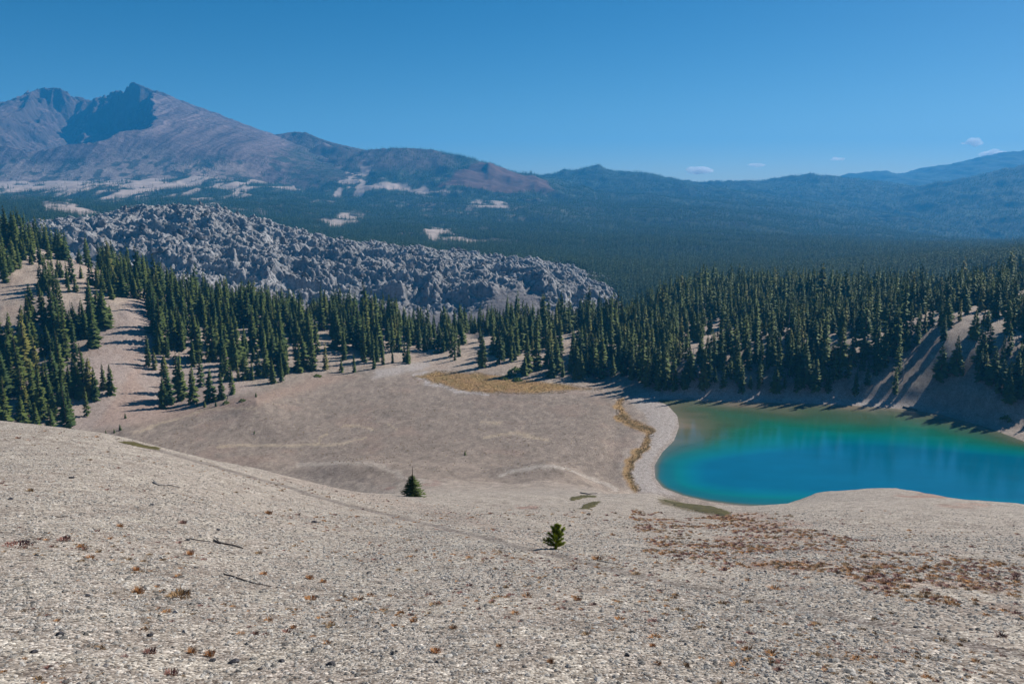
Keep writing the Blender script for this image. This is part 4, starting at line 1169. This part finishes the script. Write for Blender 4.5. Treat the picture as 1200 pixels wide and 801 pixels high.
def tuft(u, v, wpx, hpx, k, label, n=90):
    p = hit(u, v, 4)
    m = p.y / FPX
    V_, F_ = tuft_geo(int(u * 7 + v), 170, wpx * m * .5, hpx * m * .62, .9, .6)
    o = set_mesh('dry_plant', [tuple(a) for a in V_], F_, [M_tuft[k]]); o.location = p
    tag(o, label, 'dry plant', None)
TUFTS = [(210, 700, 34, 12, 0, 'largest brown dry clump on the left gravel slope'), (163, 694, 16, 11, 1, 'faded orange clump left of the largest brown clump'), (246, 768, 13, 12, 1, 'bright orange clump near the bottom left, beside a dark stone'), (225, 765, 12, 11, 1, 'pale orange clump just left of the bright orange one'), (176, 765, 18, 10, 2, 'wine-red clump low on the left gravel'),
         (223, 650, 10, 9, 1, 'rusty clump upper left of the forked stick'), (160, 668, 8, 8, 1, 'small rusty sprig above the faded orange clump'), (75, 633, 20, 7, 2, 'dark red mat left of a row of orange clumps'), (96, 641, 14, 6, 1, 'orange clump right of the dark red mat'), (106, 654, 10, 7, 1, 'orange clump below the one right of the dark red mat'),
         (18, 641, 48, 5, 2, 'long dark red mat at the left edge'), (309, 673, 10, 6, 1, 'small orange clump at the end of the thin dark stick'), (363, 678, 12, 7, 1, 'pair of orange sprigs right of the thin dark stick'), (379, 682, 10, 6, 1, 'little orange sprig right of the pair of orange sprigs'), (364, 702, 18, 6, 1, 'flat pale orange clump below the orange sprigs'),
         (402, 700, 12, 5, 0, 'small dull clump right of the flat pale orange clump'), (434, 698, 9, 6, 1, 'orange sprig in the lower middle left'), (315, 602, 11, 6, 1, 'ochre sprig high on the left slope'), (214, 613, 11, 6, 2, 'dark red sprig left of the ochre one, high on the slope'), (141, 617, 8, 6, 1, 'orange sprig near the dark red mat, further up'),
         (299, 743, 11, 6, 2, 'dull red sprig above the dark stone chip'), (344, 736, 8, 8, 1, 'rust-red sprig below the flat pale orange clump'), (462, 734, 9, 5, 1, 'orange sprig left of the bright bottom centre pair'), (485, 728, 11, 7, 1, 'orange sprig right of its like in the bottom centre'), (511, 764, 14, 10, 1, 'yellow-orange clump at the bottom left of centre'),
         (531, 736, 11, 7, 1, 'orange sprig above the yellow-orange bottom clump'), (585, 757, 8, 6, 1, 'second orange sprig right of the yellow-orange bottom clump'), (645, 776, 10, 8, 1, 'orange sprig at the bottom centre'), (765, 757, 9, 6, 1, 'small orange sprig at the bottom right of centre'), (771, 778, 9, 8, 1, 'orange sprig close to the bottom edge right of centre'),
         (805, 780, 8, 7, 0, 'brown sprig close to the bottom edge further right'), (677, 703, 12, 6, 1, 'sprig just below the trail in the middle'), (905, 777, 10, 7, 0, 'brown sprig at the bottom, right part'), (57, 783, 10, 8, 2, 'wine-red sprig in the bottom left corner'), (200, 790, 20, 9, 2, 'wine-red clump cut by the bottom edge at left')]
for t_ in TUFTS: tuft(*t_)

def stone(u, v, wpx, label, seed, mat=M_darkstone):
    p = hit(u, v, 4); m = p.y / FPX
    o = rock(seed, 2, .6, .4, mat, 'stone', wpx * m * .5); col.objects.link(o); o.location = p + Vector((0, 0, wpx * m * .1)); o.rotation_euler = (0, 0, seed)
    tag(o, label, 'stone')
STONES = [(388, 779, 13, 'dark angular stone at the bottom, left of centre'), (330, 775, 9, 'dark stone beside a smaller chip near the bottom left'), (274, 776, 14, 'flat dark stone right of the bright orange clump'), (249, 774, 10, 'dark stone under the bright orange clump'), (84, 560, 7, 'black stone high on the left slope'), (256, 621, 6, 'black stone above the forked stick'),
          (219, 633, 7, 'black stone left of the forked stick'), (431, 672, 6, 'black stone in the left middle gravel'), (368, 612, 8, 'grey white-topped stone high in the left middle'), (102, 698, 9, 'dark stone left of the largest brown clump'), (70, 744, 12, 'dark stone low on the left gravel'), (40, 764, 10, 'dark stone in the bottom left corner'),
          (447, 655, 6, 'black stone right of centre-left sprigs'), (620, 620, 4, 'black stone left of the young pine'), (735, 768, 9, 'dark olive stone at the bottom centre-right'), (668, 616, 5, 'small dark stone above right of the young pine'), (690, 603, 6, 'brown stone below the dark moss patch'), (1073, 735, 7, 'dark stone on the trail at the right'),
          (1138, 738, 6, 'dark stone just below the trail at the far right'), (620, 766, 7, 'small dark stone at the bottom centre'), (305, 784, 8, 'dark stone below the dull red sprig'), (178, 592, 6, 'dark stone beneath the pale log'), (13, 585, 8, 'black stone at the left edge, high up'), (176, 745, 9, 'dark stone above the wine-red clump')]
for i, (u, v, w, lab) in enumerate(STONES): stone(u, v, w, lab, 200 + i)
for i, (u, v, w, lab) in enumerate(((207, 661, 6, 'bright white stone left of the forked stick'), (160, 712, 7, 'pale white stone above the wine-red patch'), (125, 780, 9, 'pale block in the bottom left gravel'), (318, 709, 6, 'small white stone in the left middle gravel'))):
    stone(u, v, w, lab, 300 + i, M_dead)

def stick(pts, rpx, label, mat, name='branch', forks=()):
    W = [hit(u, v, 4) for u, v in pts]; o0 = W[0]; m = o0.y / FPX
    n = len(W)
    VV, FF = tube_dir([(w - o0 + Vector((0, 0, rpx * m * .8)), rpx * m * (1 - .6 * i / (n - 1))) for i, w in enumerate(W)], 6)
    for fk in forks:
        F = [hit(u, v, 4) for u, v in fk]
        v_, f_ = tube_dir([(w - o0 + Vector((0, 0, rpx * m * (1.0 + .5 * i))), rpx * m * .5 * (1 - .5 * i / (len(F) - 1))) for i, w in enumerate(F)], 5)
        k = len(VV); VV += v_; FF += [tuple(i + k for i in w) for w in f_]
    o = set_mesh(name, [tuple(v) for v in VV], FF, [mat], True); o.location = o0; tag(o, label, 'branch')
stick([(180, 566), (186, 569), (196, 569), (207, 567)], 1.6, 'pale weathered log on the upper left slope', M_dead, forks=(((184, 567), (178, 563)), ((196, 569), (212, 573))))
stick([(251, 634), (258, 637), (266, 638), (276, 640), (285, 643)], 1.5, 'forked dark stick in the left gravel', M_darkwood, forks=(((258, 637), (252, 631)), ((222, 632), (236, 635), (247, 637))))
stick([(262, 673), (272, 675), (286, 680), (300, 684), (318, 687)], 1.0, 'long thin dark stick on the left gravel', M_darkwood)
stick([(1058, 477), (1066, 479), (1075, 481)], 1.0, 'dark driftwood log on the far beach below the streaked slope', M_darkwood, 'driftwood')
stick([(680, 577.5), (690, 579), (700, 578)], .8, 'thin stick near the moss patches', M_darkwood)
stick([(60, 605), (70, 606), (84, 604)], .8, 'short dark twig high on the left slope', M_darkwood)
stick([(700, 657), (715, 659), (730, 662)], .6, 'thin twig beside the trail below the pine', M_darkwood)

def moss(pts, label, hpx=2.2, name='moss_patch'):
    us = np.array(pts, float); c = us.mean(0); p0 = hit(c[0], c[1], 20); m = p0.y / FPX
    ring = [hit(u, v, 20, 200) for u, v in pts]; ring = [r_ for r_ in ring if r_ and abs(r_.y - p0.y) < 45]
    ctr = sum(ring, Vector()) / len(ring)
    A = np.array([(r_.x, r_.y) for r_ in ring])
    x0, y0 = A.min(0); x1, y1 = A.max(0)
    nx = 90; ny = 40
    X, Y = np.meshgrid(np.linspace(x0 - .3, x1 + .3, nx), np.linspace(y0 - .3, y1 + .3, ny))
    sd = polydist(X, Y, A) + fbm(X / .8, Y / 1.2, 3, 801) * .5
    hz = np.clip(sd / .35, -1, 1) * hpx * m * (.35 + .3 * fbm(X / .3, Y / .3, 2, 803))
    Z = ground_fast(X, Y) + np.where(sd > 0, hz, -.2)
    f = grid_faces(ny, nx); kf = (sd > -.15).ravel()[f].any(1)
    o = set_mesh(name, np.stack([X - ctr.x, Y - ctr.y, Z - ctr.z], -1).reshape(-1, 3), f[kf], [M_moss], False); o.location = ctr
    tag(o, label, 'moss patch')
moss([(774, 584), (800, 586), (835, 593), (856, 600), (850, 604), (820, 599), (790, 592)], 'long olive moss patch at the hill edge above the lake')
moss([(667, 584), (680, 580), (705, 578), (700, 581), (684, 584), (670, 587)], 'slanted olive moss patch nearest the lake beach')
moss([(675, 596), (688, 590), (699, 592), (690, 597)], 'dark small moss patch above the young pine')
moss([(688, 589), (704, 587), (700, 591), (690, 592)], 'thin moss patch between its two neighbours')
moss([(137, 517), (155, 518), (190, 525), (186, 527), (160, 523)], 'green-brown moss strip on the left hill brow')

# ------------------------------------------------------------------ boulders of the lava flow
def boulders():
    protos = [rock(500 + i, 2, .85, .9, M_boulder, 'lava_block') for i in range(6)]
    N = 34000
    x = rng.uniform(-790, 200, N); y = rng.uniform(815, 1290, N)
    z, rm = lava_fast(x, y); u, v = sight(x, y, z)
    rim = -polydist(u, v, rim_pts, closed=False)
    keep = (u > -10) & (u < 722) & (rng.random(N) < .12 + .7 * rm)
    x, y, z, rm, u, v = [a[keep] for a in (x, y, z, rm, u, v)]
    s = rng.lognormal(math.log(.62), .62, len(x)) * (.5 + .6 * rm)
    s = np.minimum(s, 4)
    big = np.argsort(-s * (rng.random(len(x)) * .4 + .8))
    sel = [i for i in big if rm[i] > .6][:180]
    rest = np.setdiff1d(np.arange(len(x)), sel)
    scatter('lava_rubble', np.stack([x, y, z], -1)[rest], np.stack([s * rng.uniform(.7, 1.4, len(x)), s * rng.uniform(.7, 1.3, len(x)), s * rng.uniform(.6, 1.3, len(x))], -1)[rest], rng.uniform(0, 6.28, len(rest)), protos, tilt=rng.uniform(-.5, .5, (len(rest), 2)))
    meshes = [p.data for p in protos]
    for i in sel:
        if u[i] < 250: w, g = 'jagged grey lava boulder on the high hump of the rock flow, below the volcano', 'boulders on the high hump of the lava flow'
        elif u[i] < 470: w, g = 'jagged grey lava boulder on the long sloping middle of the rock flow', 'boulders on the sloping middle of the lava flow'
        else: w, g = 'jagged grey lava boulder on the low nose of the rock flow', 'boulders on the low nose of the lava flow'
        o = bpy.data.objects.new('lava_boulder', random.choice(meshes)); col.objects.link(o)
        k = float(s[i]) * 1.35
        o.location = (x[i], y[i], z[i] + k * .25); o.scale = (k * random.uniform(.7, 1.2), k, k * random.uniform(.8, 1.6)); o.rotation_euler = (random.uniform(-.4, .4), random.uniform(-.4, .4), random.uniform(0, 6))
        tag(o, w, 'boulder', g)
    for u_, hpx, lab in ((225, 14, 'tall pointed crag standing on the skyline of the lava flow'), (236, 7, 'thin crag right of the tall pointed one on the flow skyline'), (257, 9, 'blocky crag on the flow skyline where it starts to descend'), (279, 6, 'flat dark crag on the descending flow skyline'), (303, 7, 'dark crag on the descending skyline further down'), (184, 6, 'low crag at the left end of the high hump')):
        sky = np.interp(u_, [180, 215, 250, 300, 350], [252, 253, 254, 267, 284])
        X0, Y0, Z0 = world(u_, sky, 1160)
        o = rock(int(u_), 2, 1.15, .9, M_boulder, 'lava_crag'); col.objects.link(o)
        k = hpx / FPX * 1160 * .55
        zz, _ = lava_fast(np.array([X0]), np.array([Y0])); o.location = (X0, Y0, float(zz[0]) + k * .7); o.scale = (k * .8, k * .7, k)
        tag(o, lab, 'crag')
boulders()

# ------------------------------------------------------------------ clouds
def cloud(u, v, wpx, hpx, label, seed):
    import bmesh
    D = 15500.0
    x, y, z = world(u, v, D); m = D / FPX
    rd = random.Random(seed)
    me = bpy.data.meshes.new('cloud'); bm = bmesh.new()
    for i in range(16):
        t = rd.uniform(-1, 1); rr = (1 - t * t) ** .5 * .9 + .12
        mat = Matrix.Translation(Vector((t * wpx * .42 * m, rd.uniform(-.4, .4) * wpx * .3 * m, rd.uniform(-.05, .35) * hpx * m * rr))) @ Matrix.Diagonal((wpx * m * rd.uniform(.12, .22), wpx * m * rd.uniform(.12, .22), hpx * m * rd.uniform(.3, .5) * rr, 1))
        bmesh.ops.create_icosphere(bm, subdivisions=3, radius=1, matrix=mat)
    bm.to_mesh(me); bm.free(); me.materials.append(M_cloud)
    o = bpy.data.objects.new('cloud', me); col.objects.link(o); o.location = (x, y, z); tag(o, label, 'cloud')
    r = o.modifiers.new('merge', 'REMESH'); r.mode = 'VOXEL'; r.voxel_size = 14
M_cloud = bpy.data.materials.new('cloud_vapour'); M_cloud.use_nodes = True
nt = M_cloud.node_tree; nt.nodes.remove(nt.nodes['Principled BSDF'])
pv = nd(nt, 'ShaderNodeVolumePrincipled', Density=.009, Anisotropy=.25); pv.inputs['Color'].default_value = (1, 1, 1, 1)
nt.links.new(pv.outputs[0], nt.nodes['Material Output'].inputs['Volume'])
for i, a in enumerate(((817, 201, 34, 9, 'brightest small white cloud just above the low hills'), (886, 194, 18, 5, 'tiny flat white cloud right of the brightest one'), (981, 187, 18, 4, 'faint tiny cloud in the middle of the cloud row'), (1140, 168, 22, 9, 'wispy small cloud above the highest right hill cloud'), (1164, 181, 30, 9, 'white cloud touching the right hill skyline'))):
    cloud(*a, seed=i)

# ------------------------------------------------------------------ air
def haze():
    x0, x1, y0, y1, z0, z1 = -8800, 8800, -300, 11300, -300, MZ.max() + 25
    v = [(x, y, z) for z in (z0, z1) for y in (y0, y1) for x in (x0, x1)]
    f = [(0, 2, 3, 1), (4, 5, 7, 6), (0, 1, 5, 4), (2, 6, 7, 3), (0, 4, 6, 2), (1, 3, 7, 5)]
    m = bpy.data.materials.new('haze_air'); m.use_nodes = True; nt = m.node_tree; nt.nodes.remove(nt.nodes['Principled BSDF'])
    pv = nd(nt, 'ShaderNodeVolumePrincipled', Density=HAZE, Anisotropy=.1); pv.inputs['Color'].default_value = HAZE_C
    nt.links.new(pv.outputs[0], nt.nodes['Material Output'].inputs['Volume'])
    o = set_mesh('haze', v, f, [m]); tag(o, kind='stuff')
HAZE = 9.0e-5; HAZE_C = (.05, .46, 1.0, 1)
haze()

# ------------------------------------------------------------------ light
SUN_AZ, SUN_EL = R(52), R(36)     # azimuth clockwise from the view direction (+Y)
sd_ = Vector((math.sin(SUN_AZ) * math.cos(SUN_EL), math.cos(SUN_AZ) * math.cos(SUN_EL), math.sin(SUN_EL)))
sl = bpy.data.lights.new('sun', 'SUN'); sl.energy = 5.0; sl.angle = R(.53); sl.color = (1, .955, .89)
so = bpy.data.objects.new('sun', sl); col.objects.link(so); so.rotation_euler = (-sd_).to_track_quat('-Z', 'Y').to_euler(); so.location = (0, 0, 300)
w = bpy.data.worlds.new('World'); scene.world = w; w.use_nodes = True
nt = w.node_tree; bg = nt.nodes['Background']
sky = nt.nodes.new('ShaderNodeTexSky'); sky.sky_type = 'NISHITA'; sky.sun_disc = False
sky.sun_elevation = SUN_EL; sky.sun_rotation = SUN_AZ; sky.altitude = 2000; sky.air_density = .9; sky.dust_density = .9; sky.ozone_density = 2.2
hs = nd(nt, 'ShaderNodeHueSaturation', Hue=.493, Saturation=1.42, Value=1.0)
nt.links.new(sky.outputs[0], hs.inputs['Color']); nt.links.new(hs.outputs[0], bg.inputs['Color'])
bg.inputs['Strength'].default_value = .052

# ------------------------------------------------------------------ camera and render
cam = bpy.data.cameras.new('camera'); co = bpy.data.objects.new('camera', cam); col.objects.link(co)
co.location = (0, 0, EYE); co.rotation_euler = (R(90) - PITCH, 0, 0)
cam.lens = FPX / 1200 * 36; cam.sensor_width = 36; cam.clip_start = .2; cam.clip_end = 60000
scene.camera = co
scene.view_settings.view_transform = 'Standard'; scene.view_settings.look = 'None'; scene.view_settings.gamma = 1
scene.view_settings.exposure = .45
scene.render.engine = 'CYCLES'
cy = scene.cycles
cy.max_bounces = 5; cy.diffuse_bounces = 2; cy.glossy_bounces = 2; cy.transmission_bounces = 2; cy.volume_bounces = 2; cy.transparent_max_bounces = 4
cy.use_denoising = True
cy.sample_clamp_indirect = 5
